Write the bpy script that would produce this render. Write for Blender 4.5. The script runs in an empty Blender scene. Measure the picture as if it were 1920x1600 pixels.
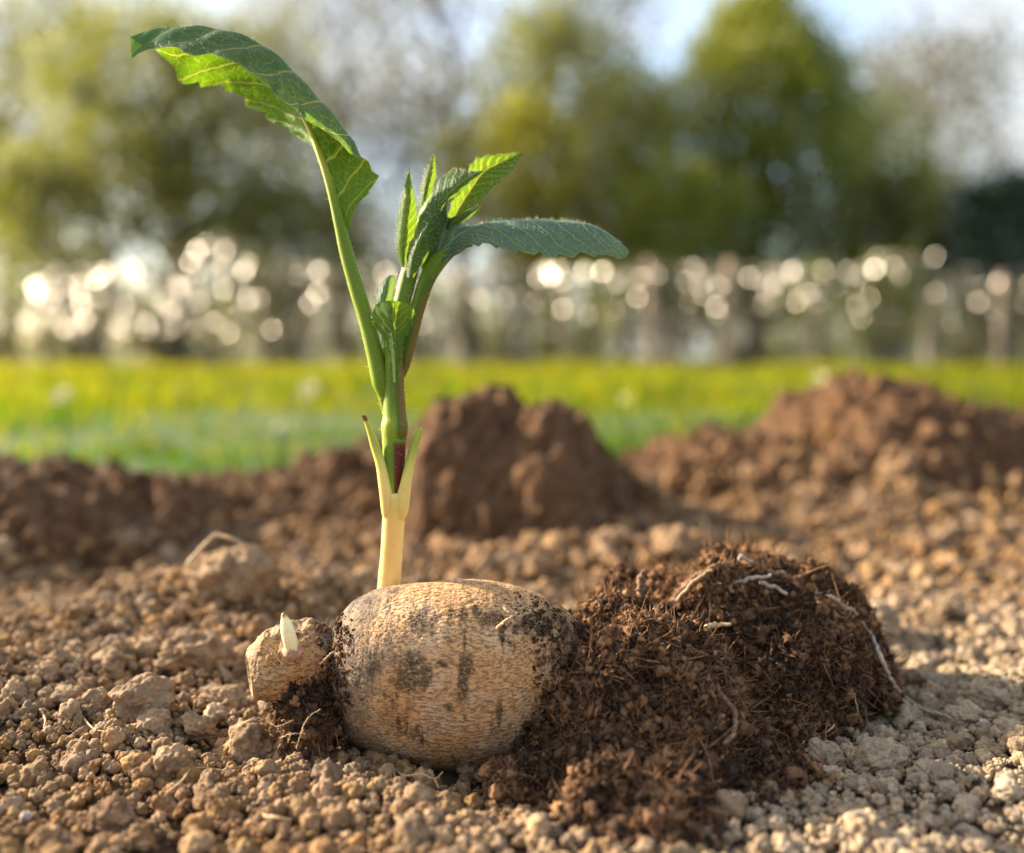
import bpy, bmesh, math, random
import numpy as np
from mathutils import Vector

random.seed(11)
RNG = np.random.default_rng(11)
SC = bpy.context.scene
COL = SC.collection
R = math.radians

# ------------------------------------------------------------------ camera
FPX = 1867.0            # focal length in pixels of a 1920 px wide picture
CAM_H = 0.109
TILT = math.atan(130 / FPX)
ST, CT = math.sin(TILT), math.cos(TILT)


def P(px, py, d):
    """world point seen at pixel (px, py) of the photograph, d metres away"""
    px = np.asarray(px, float); py = np.asarray(py, float); d = np.asarray(d, float)
    u = (px - 960) / FPX; v = (800 - py) / FPX
    return np.stack([d * u, d * (CT + v * ST), CAM_H + d * (-ST + v * CT)], -1)


# ------------------------------------------------------------------ noise
_perm = np.random.default_rng(5).permutation(256)
_perm = np.concatenate([_perm, _perm, _perm])
_g = np.random.default_rng(6).normal(size=(256, 3)); _g /= np.linalg.norm(_g, axis=1)[:, None]


def pn(p):
    p = np.asarray(p, float)
    i = np.floor(p).astype(int); f = p - i
    w = f * f * f * (f * (f * 6 - 15) + 10)
    i &= 255
    out = 0
    for dx in (0, 1):
        for dy in (0, 1):
            for dz in (0, 1):
                h = _perm[_perm[_perm[(i[:, 0] + dx) & 255] + ((i[:, 1] + dy) & 255)] + ((i[:, 2] + dz) & 255)]
                g = _g[h]
                q = f - np.array([dx, dy, dz])
                n = (g * q).sum(1)
                n = n * (w[:, 0] if dx else 1 - w[:, 0]) * (w[:, 1] if dy else 1 - w[:, 1]) * (w[:, 2] if dz else 1 - w[:, 2])
                out = out + n
    return out * 1.6


def fbm(p, octaves=4, gain=0.5):
    a, s, o = 1.0, 0.0, np.asarray(p, float)
    for k in range(octaves):
        s = s + a * pn(o + 17.3 * k)
        o = o * 2.03; a *= gain
    return s


def fbm2(x, y, sc, octaves=4, gain=0.5, z=0.0):
    return fbm(np.stack([x * sc, y * sc, np.full_like(x, z)], -1), octaves, gain)


def cells(x, y, size, seed=0):
    """rounded steep-sided bumps of random height on a jittered grid, 0..1"""
    X = np.asarray(x, float) / size; Y = np.asarray(y, float) / size
    ix = np.floor(X).astype(int); iy = np.floor(Y).astype(int); out = np.zeros(X.shape)
    for dx in (-1, 0, 1):
        for dy in (-1, 0, 1):
            h = _perm[(_perm[(ix + dx + seed * 7) & 255] + ((iy + dy) & 255)) & 255]
            jx = ix + dx + 0.15 + 0.7 * h / 255.0; jy = iy + dy + 0.15 + 0.7 * ((h * 53) & 255) / 255.0
            H = 0.25 + 0.75 * ((h * 97) & 255) / 255.0
            rr = 0.45 + 0.4 * ((h * 31) & 255) / 255.0
            d = np.hypot(X - jx, Y - jy) / rr
            out = np.maximum(out, H * np.sqrt(np.clip(1 - d * d, 0, 1)))
    return out


# ------------------------------------------------------------------ mesh helpers
def tag(o, label=None, cat=None, group=None, kind=None):
    if label: o['label'] = label
    if cat: o['category'] = cat
    if group: o['group'] = group
    if kind: o['kind'] = kind
    return o


def empty(name, loc=(0, 0, 0)):
    o = bpy.data.objects.new(name, None); COL.objects.link(o); o.location = loc
    o.empty_display_size = 0.01
    return o


class MB:
    """collects pieces and links them as one mesh object"""
    def __init__(s):
        s.v = []; s.q = []; s.t = []; s.n = 0; s.uv = []; s.tint = []; s.qm = []; s.tm = []

    def add(s, v, quads=None, tris=None, uv=None, tint=None, mi=0):
        v = np.asarray(v, float)
        if quads is not None and len(quads):
            s.q.append(np.asarray(quads, int) + s.n); s.qm.append(np.full(len(quads), mi))
        if tris is not None and len(tris):
            s.t.append(np.asarray(tris, int) + s.n); s.tm.append(np.full(len(tris), mi))
        s.v.append(v); s.n += len(v)
        s.uv.append(np.zeros((len(v), 2)) if uv is None else np.asarray(uv, float))
        t = np.zeros(len(v)) if tint is None else np.broadcast_to(np.asarray(tint, float), (len(v),))
        s.tint.append(t)

    def build(s, name, mats, parent=None, smooth=True, origin=None, link=True):
        v = np.concatenate(s.v)
        if origin is not None: v = v - np.asarray(origin)
        q = np.concatenate(s.q) if s.q else np.zeros((0, 4), int)
        t = np.concatenate(s.t) if s.t else np.zeros((0, 3), int)
        me = bpy.data.meshes.new(name)
        nl = len(q) * 4 + len(t) * 3; nf = len(q) + len(t)
        me.vertices.add(len(v)); me.vertices.foreach_set('co', v.astype(np.float32).ravel())
        me.loops.add(nl); me.polygons.add(nf)
        li = np.concatenate([q.ravel(), t.ravel()]).astype(np.int32)
        me.loops.foreach_set('vertex_index', li)
        st = np.concatenate([np.arange(len(q)) * 4, len(q) * 4 + np.arange(len(t)) * 3]).astype(np.int32)
        me.polygons.foreach_set('loop_start', st)
        me.polygons.foreach_set('use_smooth', np.full(nf, smooth))
        mi = np.concatenate(([np.concatenate(s.qm)] if s.q else []) + ([np.concatenate(s.tm)] if s.t else []))
        me.polygons.foreach_set('material_index', mi.astype(np.int32))
        uv = np.concatenate(s.uv)
        ul = me.uv_layers.new(name='UVMap'); ul.data.foreach_set('uv', uv[li].astype(np.float32).ravel())
        a = me.attributes.new('tint', 'FLOAT', 'POINT'); a.data.foreach_set('value', np.concatenate(s.tint).astype(np.float32))
        me.update(calc_edges=True); me.validate()
        for m in (mats if isinstance(mats, (list, tuple)) else [mats]): me.materials.append(m)
        o = bpy.data.objects.new(name, me)
        if link: COL.objects.link(o)
        if parent is not None: o.parent = parent
        if origin is not None: o.location = origin
        return o


def grid_faces(nu, nv, closed_v=False):
    """vertex index = u*nv + v"""
    u = np.arange(nu - 1)[:, None]; v = np.arange(nv if closed_v else nv - 1)[None, :]
    v2 = (v + 1) % nv
    a = u * nv + v; b = (u + 1) * nv + v; c = (u + 1) * nv + v2; d = u * nv + v2
    return np.stack([a, b, c, d], -1).reshape(-1, 4)


def cr(pts, n):
    """Catmull-Rom resample of control rows to n rows, chord-length parameter"""
    p = np.asarray(pts, float)
    if len(p) == 2:
        return p[0] + (p[1] - p[0]) * np.linspace(0, 1, n)[:, None]
    flat = p.reshape(len(p), -1)
    ch = np.linalg.norm(np.diff(flat, axis=0), axis=1) ** 0.7 + 1e-9
    t = np.concatenate([[0], np.cumsum(ch)]); T = np.linspace(0, t[-1], n)
    k = np.clip(np.searchsorted(t, T, side='right') - 1, 0, len(p) - 2)
    m = np.zeros_like(flat)
    m[1:-1] = (flat[2:] - flat[:-2]) / (t[2:] - t[:-2])[:, None]
    m[0] = (flat[1] - flat[0]) / (t[1] - t[0]); m[-1] = (flat[-1] - flat[-2]) / (t[-1] - t[-2])
    h = (t[k + 1] - t[k]); s = ((T - t[k]) / h)[:, None]; h = h[:, None]
    out = (2 * s**3 - 3 * s**2 + 1) * flat[k] + (s**3 - 2 * s**2 + s) * h * m[k] + (-2 * s**3 + 3 * s**2) * flat[k + 1] + (s**3 - s**2) * h * m[k + 1]
    return out.reshape((n,) + p.shape[1:])


def tube_arrays(pts, rad, sides=10, flat=None):
    pts = np.asarray(pts, float); rad = np.asarray(rad, float); n = len(pts)
    tg = np.gradient(pts, axis=0); tg /= np.linalg.norm(tg, axis=1)[:, None] + 1e-12
    up = np.array([0.0, -1.0, 0.15])
    nrm = np.zeros_like(pts)
    a = up - tg[0] * (up @ tg[0])
    if np.linalg.norm(a) < 1e-3: a = np.array([1.0, 0, 0]) - tg[0] * tg[0][0]
    nrm[0] = a / np.linalg.norm(a)
    for i in range(1, n):
        b = nrm[i - 1] - tg[i] * (nrm[i - 1] @ tg[i]); nrm[i] = b / (np.linalg.norm(b) + 1e-12)
    bi = np.cross(tg, nrm)
    an = np.linspace(0, 2 * math.pi, sides, endpoint=False)
    ca, sa = np.cos(an), np.sin(an)
    v = pts[:, None, :] + rad[:, None, None] * (nrm[:, None, :] * ca[None, :, None] * (flat or 1.0) + bi[:, None, :] * sa[None, :, None])
    return v, an


def tube(mb, pts, rad, sides=10, tint=None, mi=0, caps=True, flat=None, rough=0.0, rs=1.0):
    v, an = tube_arrays(pts, rad, sides, flat)
    n = len(v)
    if rough:
        c = np.asarray(pts, float)[:, None, :]
        k = fbm(v.reshape(-1, 3) * rs, 3).reshape(n, sides)
        v = c + (v - c) * (1 + rough * k[..., None])
    q = grid_faces(n, sides, True)[:, ::-1]
    uv = np.stack(np.meshgrid(np.linspace(0, 1, n), an / (2 * math.pi), indexing='ij'), -1).reshape(-1, 2)
    vv = v.reshape(-1, 3); tr = []
    tt = None if tint is None else np.broadcast_to(tint, (n, sides)).ravel()
    if caps:
        vv = np.concatenate([vv, [np.asarray(pts[0])], [np.asarray(pts[-1])]])
        uv = np.concatenate([uv, [[0, 0]], [[1, 0]]])
        if tt is not None: tt = np.concatenate([tt, [tt[0], tt[-1]]])
        a = n * sides; i = np.arange(sides); j = (i + 1) % sides
        tr = np.concatenate([np.stack([np.full(sides, a), j, i], -1)[:, ::-1], np.stack([np.full(sides, a + 1), (n - 1) * sides + i, (n - 1) * sides + j], -1)[:, ::-1]])
    mb.add(vv, q, tr, uv, tt, mi)


_ico = {}


def ico(sub):
    if sub not in _ico:
        bm = bmesh.new(); bmesh.ops.create_icosphere(bm, subdivisions=sub, radius=1.0)
        bm.verts.ensure_lookup_table()
        v = np.array([x.co[:] for x in bm.verts]); f = np.array([[w.index for w in fc.verts] for fc in bm.faces])
        bm.free(); v /= np.linalg.norm(v, axis=1)[:, None]
        _ico[sub] = (v, f)
    return _ico[sub]


def rotmat(rng):
    q = rng.normal(size=4); q /= np.linalg.norm(q); w, x, y, z = q
    return np.array([[1 - 2*(y*y+z*z), 2*(x*y-z*w), 2*(x*z+y*w)], [2*(x*y+z*w), 1 - 2*(x*x+z*z), 2*(y*z-x*w)], [2*(x*z-y*w), 2*(y*z+x*w), 1 - 2*(x*x+y*y)]])


# ------------------------------------------------------------------ materials
class NT:
    def __init__(s, name):
        s.m = bpy.data.materials.new(name); s.m.use_nodes = True
        s.t = s.m.node_tree; s.t.nodes.clear()
        s.out = s.t.nodes.new('ShaderNodeOutputMaterial')

    def n(s, typ, **kw):
        nd = s.t.nodes.new('ShaderNode' + typ)
        for k, v in kw.items():
            if k.startswith('_'): setattr(nd, k[1:], v)
        for k, v in kw.items():
            if not k.startswith('_'): s.put(nd.inputs[k.replace('__', ' ')], v)
        return nd

    def put(s, sock, v):
        if isinstance(v, bpy.types.NodeSocket): s.t.links.new(v, sock)
        elif isinstance(v, bpy.types.Node): s.t.links.new(v.outputs[0], sock)
        elif isinstance(v, (tuple, list)) and len(v) == 3 and sock.type == 'RGBA': sock.default_value = (*v, 1)
        else: sock.default_value = v

    def math(s, op, a, b=0.0, c=None, clamp=False):
        nd = s.t.nodes.new('ShaderNodeMath'); nd.operation = op; nd.use_clamp = clamp
        s.put(nd.inputs[0], a); s.put(nd.inputs[1], b)
        if c is not None: s.put(nd.inputs[2], c)
        return nd.outputs[0]

    def ss(s, x, lo, hi):
        nd = s.t.nodes.new('ShaderNodeMapRange'); nd.interpolation_type = 'SMOOTHSTEP'
        s.put(nd.inputs['Value'], x); s.put(nd.inputs['From Min'], lo); s.put(nd.inputs['From Max'], hi)
        return nd.outputs[0]

    def mix(s, f, a, b, mode='MIX'):
        nd = s.t.nodes.new('ShaderNodeMix'); nd.data_type = 'RGBA'; nd.blend_type = mode
        s.put(nd.inputs[0], f); s.put(nd.inputs[6], a); s.put(nd.inputs[7], b)
        return nd.outputs[2]

    def noise(s, vec, scale, detail=4.0, rough=0.55, dist=0.0):
        nd = s.t.nodes.new('ShaderNodeTexNoise')
        if vec is not None: s.put(nd.inputs['Vector'], vec)
        nd.inputs['Scale'].default_value = scale; nd.inputs['Detail'].default_value = detail
        nd.inputs['Roughness'].default_value = rough; nd.inputs['Distortion'].default_value = dist
        return nd.outputs[0]

    def mapping(s, vec, scale=(1, 1, 1), rot=(0, 0, 0), loc=(0, 0, 0)):
        nd = s.t.nodes.new('ShaderNodeMapping'); s.put(nd.inputs[0], vec)
        nd.inputs[1].default_value = loc; nd.inputs[2].default_value = rot; nd.inputs[3].default_value = scale
        return nd.outputs[0]

    def bump(s, h, strength, dist, nrm=None):
        nd = s.t.nodes.new('ShaderNodeBump'); nd.inputs['Strength'].default_value = strength; nd.inputs['Distance'].default_value = dist
        s.put(nd.inputs['Height'], h)
        if nrm is not None: s.put(nd.inputs['Normal'], nrm)
        return nd.outputs[0]

    def tint(s):
        nd = s.t.nodes.new('ShaderNodeAttribute'); nd.attribute_name = 'tint'
        return nd.outputs['Fac']

    def coord(s, k='Object'):
        return s.t.nodes.new('ShaderNodeTexCoord').outputs[k]

    def pos(s):
        return s.t.nodes.new('ShaderNodeNewGeometry').outputs['Position']

    def done(s, sh):
        s.t.links.new(sh.outputs[0] if isinstance(sh, bpy.types.Node) else sh, s.out.inputs[0]); return s.m


def soil_material(name, dark, light, grey, objrand=True, fine=900.0, warm_left=True, bumpd=0.0006):
    t = NT(name)
    pos = t.pos()
    big = t.noise(pos, 22, 3)
    mid = t.noise(pos, 160, 4)
    col = t.mix(t.ss(mid, 0.3, 0.72), dark, light)
    f = t.ss(big, 0.38, 0.66)
    col = t.mix(t.math('MULTIPLY', f, 0.35), col, grey)
    if warm_left:
        sx = t.n('SeparateXYZ', Vector=pos).outputs[0]
        xyz = t.n('SeparateXYZ', Vector=pos); g = t.math('MULTIPLY', t.ss(sx, -0.05, 0.09), t.ss(xyz.outputs[1], 0.50, 0.33))
        far = t.ss(xyz.outputs[1], 0.36, 0.60)
        col = t.mix(t.math('MULTIPLY', g, 0.75), col, grey)
        col = t.mix(t.math('MULTIPLY', far, 0.62), col, (0.185, 0.108, 0.055))
    if objrand:
        rnd = t.t.nodes.new('ShaderNodeObjectInfo').outputs['Random']
        hsv = t.n('HueSaturation', Color=col)
        t.put(hsv.inputs['Value'], t.math('MULTIPLY_ADD', rnd, 0.70, 0.62))
        t.put(hsv.inputs['Saturation'], t.math('MULTIPLY_ADD', t.math('FRACT', t.math('MULTIPLY', rnd, 37.7)), 0.35, 0.90))
        col = hsv.outputs[0]
    fn = t.noise(pos, fine, 5, 0.65)
    col = t.mix(t.math('MULTIPLY', t.ss(fn, 0.58, 0.40), 0.45), col, dark)
    b = t.bump(fn, 0.9, bumpd)
    b = t.bump(t.noise(pos, fine * 3.1, 3, 0.6), 0.6, bumpd * 0.4, b)
    p = t.n('BsdfPrincipled', Base__Color=col, Roughness=0.93, Normal=b)
    p.inputs['Specular IOR Level'].default_value = 0.25
    return t.done(p)


M = {}
M['crumb'] = soil_material('soil_crumb', (0.165, 0.092, 0.045), (0.46, 0.295, 0.160), (0.40, 0.322, 0.225))
M['soil'] = soil_material('garden_soil', (0.060, 0.035, 0.018), (0.18, 0.11, 0.058), (0.16, 0.115, 0.072), objrand=False)  # darker than the crumbs so the gaps between them look shaded
M['mound'] = soil_material('mound_soil', (0.060, 0.028, 0.012), (0.215, 0.108, 0.046), (0.15, 0.088, 0.046), objrand=False, fine=420, warm_left=False, bumpd=0.002)
M['clod'] = soil_material('clod_soil', (0.150, 0.084, 0.041), (0.43, 0.272, 0.146), (0.38, 0.30, 0.20), objrand=False)


def leaf_material(name, top, under, vein, trans, nveins=9, slant=1.6, tr_w=0.5, rough=0.5, fuzz=True):
    t = NT(name)
    uv = t.n('UVMap').outputs[0]
    sp = t.n('SeparateXYZ', Vector=uv)
    u, v = sp.outputs[0], sp.outputs[1]                 # u along the leaf, v across: 0.5 = midrib
    av = t.math('MULTIPLY', t.math('ABSOLUTE', t.math('SUBTRACT', v, 0.5)), 2.0)
    side = t.math('MULTIPLY', t.math('SIGN', t.math('SUBTRACT', v, 0.5)), 0.21)
    wob = t.math('MULTIPLY_ADD', t.noise(uv, 5.0, 2), 0.5, -0.25)
    w = t.math('ADD', t.math('MULTIPLY_ADD', t.math('POWER', av, 1.35), -slant, t.math('MULTIPLY', u, float(nveins))), t.math('ADD', wob, side))
    dist = t.math('ABSOLUTE', t.math('SUBTRACT', t.math('FRACT', w), 0.5))
    wid = t.math('MULTIPLY_ADD', av, -0.05, 0.095)
    vm = t.math('SUBTRACT', 1.0, t.ss(t.math('DIVIDE', dist, wid), 0.25, 0.75))
    mid = t.math('SUBTRACT', 1.0, t.ss(av, 0.015, 0.06))
    vor = t.n('TexVoronoi', _feature='DISTANCE_TO_EDGE', Vector=t.mapping(uv, (34, 15, 1)), Scale=1.0)
    net = t.math('MULTIPLY', t.math('SUBTRACT', 1.0, t.ss(vor.outputs[0], 0.0, 0.07)), 0.40)
    ven = t.math('MULTIPLY', t.math('MAXIMUM', t.math('MAXIMUM', vm, mid), net), t.ss(u, 0.97, 0.88))
    back = t.t.nodes.new('ShaderNodeNewGeometry').outputs['Backfacing']
    pos = t.pos()
    nz = t.noise(pos, 260, 4)
    base = t.mix(back, top, under)
    base = t.mix(t.math('MULTIPLY', t.ss(nz, 0.35, 0.7), 0.35), base, t.mix(back, tuple(c * 1.5 for c in top), tuple(c * 1.4 for c in under)))
    col = t.mix(t.math('MULTIPLY', ven, t.math('MULTIPLY_ADD', back, 0.25, 0.50)), base, vein)
    edge = t.ss(av, 0.955, 0.995)
    col = t.mix(t.math('MULTIPLY', edge, 0.6), col, (0.30, 0.30, 0.08))
    tc = t.mix(t.math('MULTIPLY', ven, 0.95), trans, (0.66, 0.64, 0.08))
    ridge = t.math('MULTIPLY', t.math('SUBTRACT', t.math('MULTIPLY', nz, 0.5), ven), t.math('MULTIPLY_ADD', back, -2.0, 1.0))
    b = t.bump(ridge, 0.55, 0.0005)
    p = t.n('BsdfPrincipled', Base__Color=col, Roughness=rough, Normal=b)
    p.inputs['Specular IOR Level'].default_value = 0.28
    if fuzz:
        p.inputs['Sheen Weight'].default_value = 0.05; p.inputs['Sheen Roughness'].default_value = 0.5
    tl = t.n('BsdfTranslucent', Color=tc, Normal=b)
    mx = t.n('MixShader', Fac=tr_w); t.t.links.new(p.outputs[0], mx.inputs[1]); t.t.links.new(tl.outputs[0], mx.inputs[2])
    return t.done(mx)


M['leaf'] = leaf_material('seedling_leaf', (0.024, 0.098, 0.036), (0.060, 0.145, 0.010), (0.24, 0.36, 0.12), (0.155, 0.295, 0.006))
M['leaf_young'] = leaf_material('young_leaf', (0.042, 0.105, 0.026), (0.075, 0.16, 0.014), (0.20, 0.33, 0.08), (0.155, 0.28, 0.010), nveins=11, slant=2.0)
M['leaf_blue'] = leaf_material('skylit_glaucous_leaf', (0.055, 0.135, 0.102), (0.08, 0.17, 0.05), (0.25, 0.38, 0.22), (0.22, 0.36, 0.05), nveins=10, slant=2.2, tr_w=0.35)  # glaucous green with bluish skylight mixed into the colour


def simple(name, col, rough=0.6, tr=None, trw=0.4, tintcol=None, noise=None, sss=0.0, spec=0.5, bump=None):
    t = NT(name)
    c = col
    if noise:
        nz = t.noise(t.pos(), noise[0], 4)
        c = t.mix(t.ss(nz, 0.35, 0.7), col, noise[1])
    if tintcol is not None:
        c = t.mix(t.tint(), c, tintcol)
    kw = {}
    if bump: kw['Normal'] = t.bump(t.noise(t.pos(), bump[0], 4), bump[1], bump[2])
    p = t.n('BsdfPrincipled', Base__Color=c, Roughness=rough, **kw)
    p.inputs['Specular IOR Level'].default_value = spec
    if sss:
        p.inputs['Subsurface Weight'].default_value = sss; p.inputs['Subsurface Radius'].default_value = (1.0, 0.7, 0.25); p.inputs['Subsurface Scale'].default_value = 0.0015
    if tr is None: return t.done(p)
    tc = tr if tintcol is None else t.mix(t.tint(), tr, tuple(x * 0.6 for x in tintcol))
    tl = t.n('BsdfTranslucent', Color=tc)
    mx = t.n('MixShader', Fac=trw); t.t.links.new(p.outputs[0], mx.inputs[1]); t.t.links.new(tl.outputs[0], mx.inputs[2])
    return t.done(mx)


M['hair'] = simple('plant_hair', (0.75, 0.72, 0.55), 0.4, (0.8, 0.75, 0.55), 0.5)
M['peat'] = simple('peat', (0.020, 0.012, 0.008), 0.95, tintcol=(0.43, 0.220, 0.100), noise=(900, (0.085, 0.050, 0.031)), spec=0.2, bump=(2500, 0.8, 0.0006))
M['root_white'] = simple('pale_root', (0.44, 0.35, 0.27), 0.8, noise=(700, (0.28, 0.21, 0.15)), bump=(2500, 0.5, 0.0004))
M['twig'] = simple('peat_twig', (0.11, 0.060, 0.032), 0.9, noise=(600, (0.28, 0.16, 0.085)), bump=(1800, 0.8, 0.0006))
M['straw'] = simple('dry_straw', (0.52, 0.34, 0.17), 0.7, noise=(300, (0.38, 0.23, 0.11)))
M['bud'] = simple('pale_bud', (0.80, 0.70, 0.36), 0.45, tintcol=(0.25, 0.12, 0.03), noise=(900, (0.85, 0.77, 0.50)), sss=0.5)
M['stone'] = simple('pale_stone', (0.46, 0.41, 0.35), 0.9, noise=(300, (0.33, 0.28, 0.23)))


def stem_material():
    # vertex pigment, with sunlight painted in on left edges: 0 = cream, 0.5 = green, 1 = wine red-brown
    t = NT('stem_skin')
    tn = t.tint()
    uv = t.n('UVMap').outputs[0]
    st = t.noise(t.mapping(uv, (2.5, 42, 1)), 1.0, 3)
    nz = t.noise(t.pos(), 700, 3)
    tn2 = t.math('ADD', tn, t.math('MULTIPLY_ADD', st, 0.10, -0.05))
    cr_ = t.n('ValToRGB'); t.put(cr_.inputs[0], tn2)
    e = cr_.color_ramp.elements
    e[0].position = 0.0; e[0].color = (0.86, 0.63, 0.24, 1)
    e[1].position = 1.0; e[1].color = (0.11, 0.010, 0.004, 1)
    for pp, c in ((0.22, (0.62, 0.56, 0.12, 1)), (0.42, (0.20, 0.29, 0.012, 1)), (0.55, (0.060, 0.130, 0.006, 1)), (0.75, (0.17, 0.095, 0.010, 1))):
        k = e.new(pp); k.color = c
    speck = t.ss(nz, 0.66, 0.72)
    col = t.mix(t.math('MULTIPLY', speck, 0.5), cr_.outputs[0], (0.30, 0.16, 0.07))
    b = t.bump(st, 0.35, 0.0004)
    p = t.n('BsdfPrincipled', Base__Color=col, Roughness=0.55, Normal=b)
    p.inputs['Specular IOR Level'].default_value = 0.3; p.inputs['Subsurface Weight'].default_value = 0.35; p.inputs['Subsurface Radius'].default_value = (1.0, 0.75, 0.3); p.inputs['Subsurface Scale'].default_value = 0.002
    return t.done(p)


M['stem'] = stem_material()


def tuber_material(name, clean, pale, soot_bias):
    t = NT(name)
    pos = t.pos()
    rot = R(4)
    # fine wavy wrinkles running along the tuber
    wv = t.mapping(pos, (560, 1500, 1900), (0, rot, 0))
    wr = t.noise(wv, 1.0, 4, 0.6, 0.6)
    streak = t.noise(t.mapping(pos, (420, 200, 60), (0, R(6), 0)), 1.0, 4, 0.6)
    blot = t.noise(t.mapping(pos, (90, 70, 55)), 1.0, 5, 0.65)
    sooty = t.noise(pos, 130, 6, 0.7)
    col = t.mix(t.ss(t.noise(pos, 60, 3), 0.4, 0.65), clean, pale)
    col = t.mix(t.math('MULTIPLY', t.ss(wr, 0.56, 0.40), 0.75), col, (0.10, 0.062, 0.036))
    tn = t.tint()                                       # dirt amount laid on by position
    gr = t.mix(t.ss(t.noise(pos, 900, 4, 0.7), 0.35, 0.65), (0.055, 0.040, 0.030), (0.24, 0.175, 0.12))
    col = t.mix(t.math('MULTIPLY', t.ss(t.math('ADD', sooty, t.math('MULTIPLY_ADD', tn, 0.95, -0.34)), 0.36, 0.80), 0.85), col, gr)
    # near-black stains, drawn out round the girth
    s1 = t.ss(t.math('ADD', t.math('MULTIPLY', streak, 0.55), t.math('MULTIPLY', blot, 0.60)), 0.635, 0.715)
    at_ = t.t.nodes.new('ShaderNodeAttribute'); at_.attribute_name = 'stain'
    sn = t.math('ADD', at_.outputs['Fac'], t.math('MULTIPLY_ADD', t.math('ADD', t.math('MULTIPLY', streak, 0.5), t.math('MULTIPLY', sooty, 0.5)), 2.6, -1.12))
    s3 = t.math('MULTIPLY', t.ss(sn, 0.35, 0.85), t.ss(at_.outputs['Fac'], 0.06, 0.25))
    s2 = t.ss(t.math('ADD', t.math('MULTIPLY', sooty, 0.75), t.math('MULTIPLY', tn, 0.32 + soot_bias)), 0.60, 0.72)
    grain = t.ss(t.noise(pos, 1500, 4, 0.7), 0.30, 0.55)
    stain = t.math('MULTIPLY', t.math('MAXIMUM', t.math('MAXIMUM', s1, s2), s3), grain)
    col = t.mix(t.math('MULTIPLY', stain, 0.84), col, (0.022, 0.015, 0.011))
    b = t.bump(wr, 0.6, 0.0006)
    b = t.bump(t.noise(pos, 2600, 4, 0.7), 0.5, 0.0003, b)
    p = t.n('BsdfPrincipled', Base__Color=col, Roughness=0.78, Normal=b)
    p.inputs['Specular IOR Level'].default_value = 0.3
    return t.done(p)


M['tuber'] = tuber_material('tuber_skin', (0.63, 0.340, 0.140), (0.64, 0.43, 0.250), 0.0)
M['stub'] = tuber_material('stub_skin', (0.50, 0.26, 0.10), (0.46, 0.30, 0.15), 0.02)


def foliage_material(name, c0, c1, tr, trw=0.5, rough=0.45, spec=0.5):
    t = NT(name)
    tn = t.tint()
    col = t.mix(tn, c0, c1)
    p = t.n('BsdfPrincipled', Base__Color=col, Roughness=rough); p.inputs['Specular IOR Level'].default_value = spec
    tl = t.n('BsdfTranslucent', Color=t.mix(tn, tr, tuple(min(1, x * 1.5) for x in tr)))
    mx = t.n('MixShader', Fac=trw); t.t.links.new(p.outputs[0], mx.inputs[1]); t.t.links.new(tl.outputs[0], mx.inputs[2])
    return t.done(mx)


M['grass_near'] = foliage_material('shade_toned_blades', (0.024, 0.066, 0.005), (0.085, 0.130, 0.009), (0.07, 0.165, 0.004), 0.5, 0.7, 0.15)  # darker green stands in for the shade on the near lawn
M['tree_olive'] = foliage_material('olive_foliage', (0.095, 0.098, 0.022), (0.195, 0.19, 0.046), (0.235, 0.24, 0.032), 0.5)
M['tree_dense'] = foliage_material('dense_foliage', (0.085, 0.110, 0.014), (0.175, 0.195, 0.025), (0.26, 0.275, 0.020), 0.5)
M['tree_yellow'] = foliage_material('yellow_foliage', (0.12, 0.12, 0.012), (0.25, 0.23, 0.02), (0.40, 0.37, 0.01), 0.5)
M['tree_grey'] = foliage_material('grey_foliage', (0.11, 0.10, 0.055), (0.20, 0.17, 0.09), (0.17, 0.15, 0.06), 0.4)
M['tree_dark'] = foliage_material('evergreen_foliage', (0.012, 0.030, 0.012), (0.028, 0.055, 0.016), (0.02, 0.05, 0.01), 0.3)
M['shrub'] = foliage_material('hedge_foliage', (0.045, 0.042, 0.018), (0.115, 0.095, 0.045), (0.12, 0.11, 0.035), 0.35, rough=0.5, spec=0.5)
M['shrub_green'] = foliage_material('green_hedge_foliage', (0.05, 0.062, 0.012), (0.12, 0.13, 0.022), (0.18, 0.19, 0.012), 0.4, rough=0.5, spec=0.5)
M['bark'] = simple('bark', (0.055, 0.042, 0.030), 0.9, noise=(30, (0.11, 0.085, 0.06)), bump=(60, 0.8, 0.01))
M['twig_grey'] = simple('grey_bark', (0.13, 0.105, 0.085), 0.9, noise=(30, (0.2, 0.17, 0.14)))
M['post'] = simple('weathered_post', (0.58, 0.41, 0.29), 0.85, noise=(25, (0.46, 0.31, 0.21)))
M['wire'] = simple('galvanised_wire', (0.45, 0.45, 0.45), 0.35)
M['wire'].node_tree.nodes['Principled BSDF'].inputs['Metallic'].default_value = 1.0
M['petal'] = simple('white_petal', (0.82, 0.78, 0.62), 0.5, (0.7, 0.65, 0.4), 0.4)
M['flower_eye'] = simple('yellow_flower_eye', (0.75, 0.48, 0.03), 0.7)


def glint_leaf():
    t = NT('glossy_leaf')
    col = t.mix(t.tint(), (0.05, 0.055, 0.02), (0.12, 0.11, 0.05))
    p = t.n('BsdfPrincipled', Base__Color=col, Roughness=0.33)
    p.inputs['Specular IOR Level'].default_value = 1.0; p.inputs['IOR'].default_value = 1.6
    p.inputs['Coat Weight'].default_value = 1.0; p.inputs['Coat Roughness'].default_value = 0.34; p.inputs['Coat Tint'].default_value = (1, .9, .78, 1); p.inputs['Coat IOR'].default_value = 1.6
    return t.done(p)


M['glint'] = glint_leaf()

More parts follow.
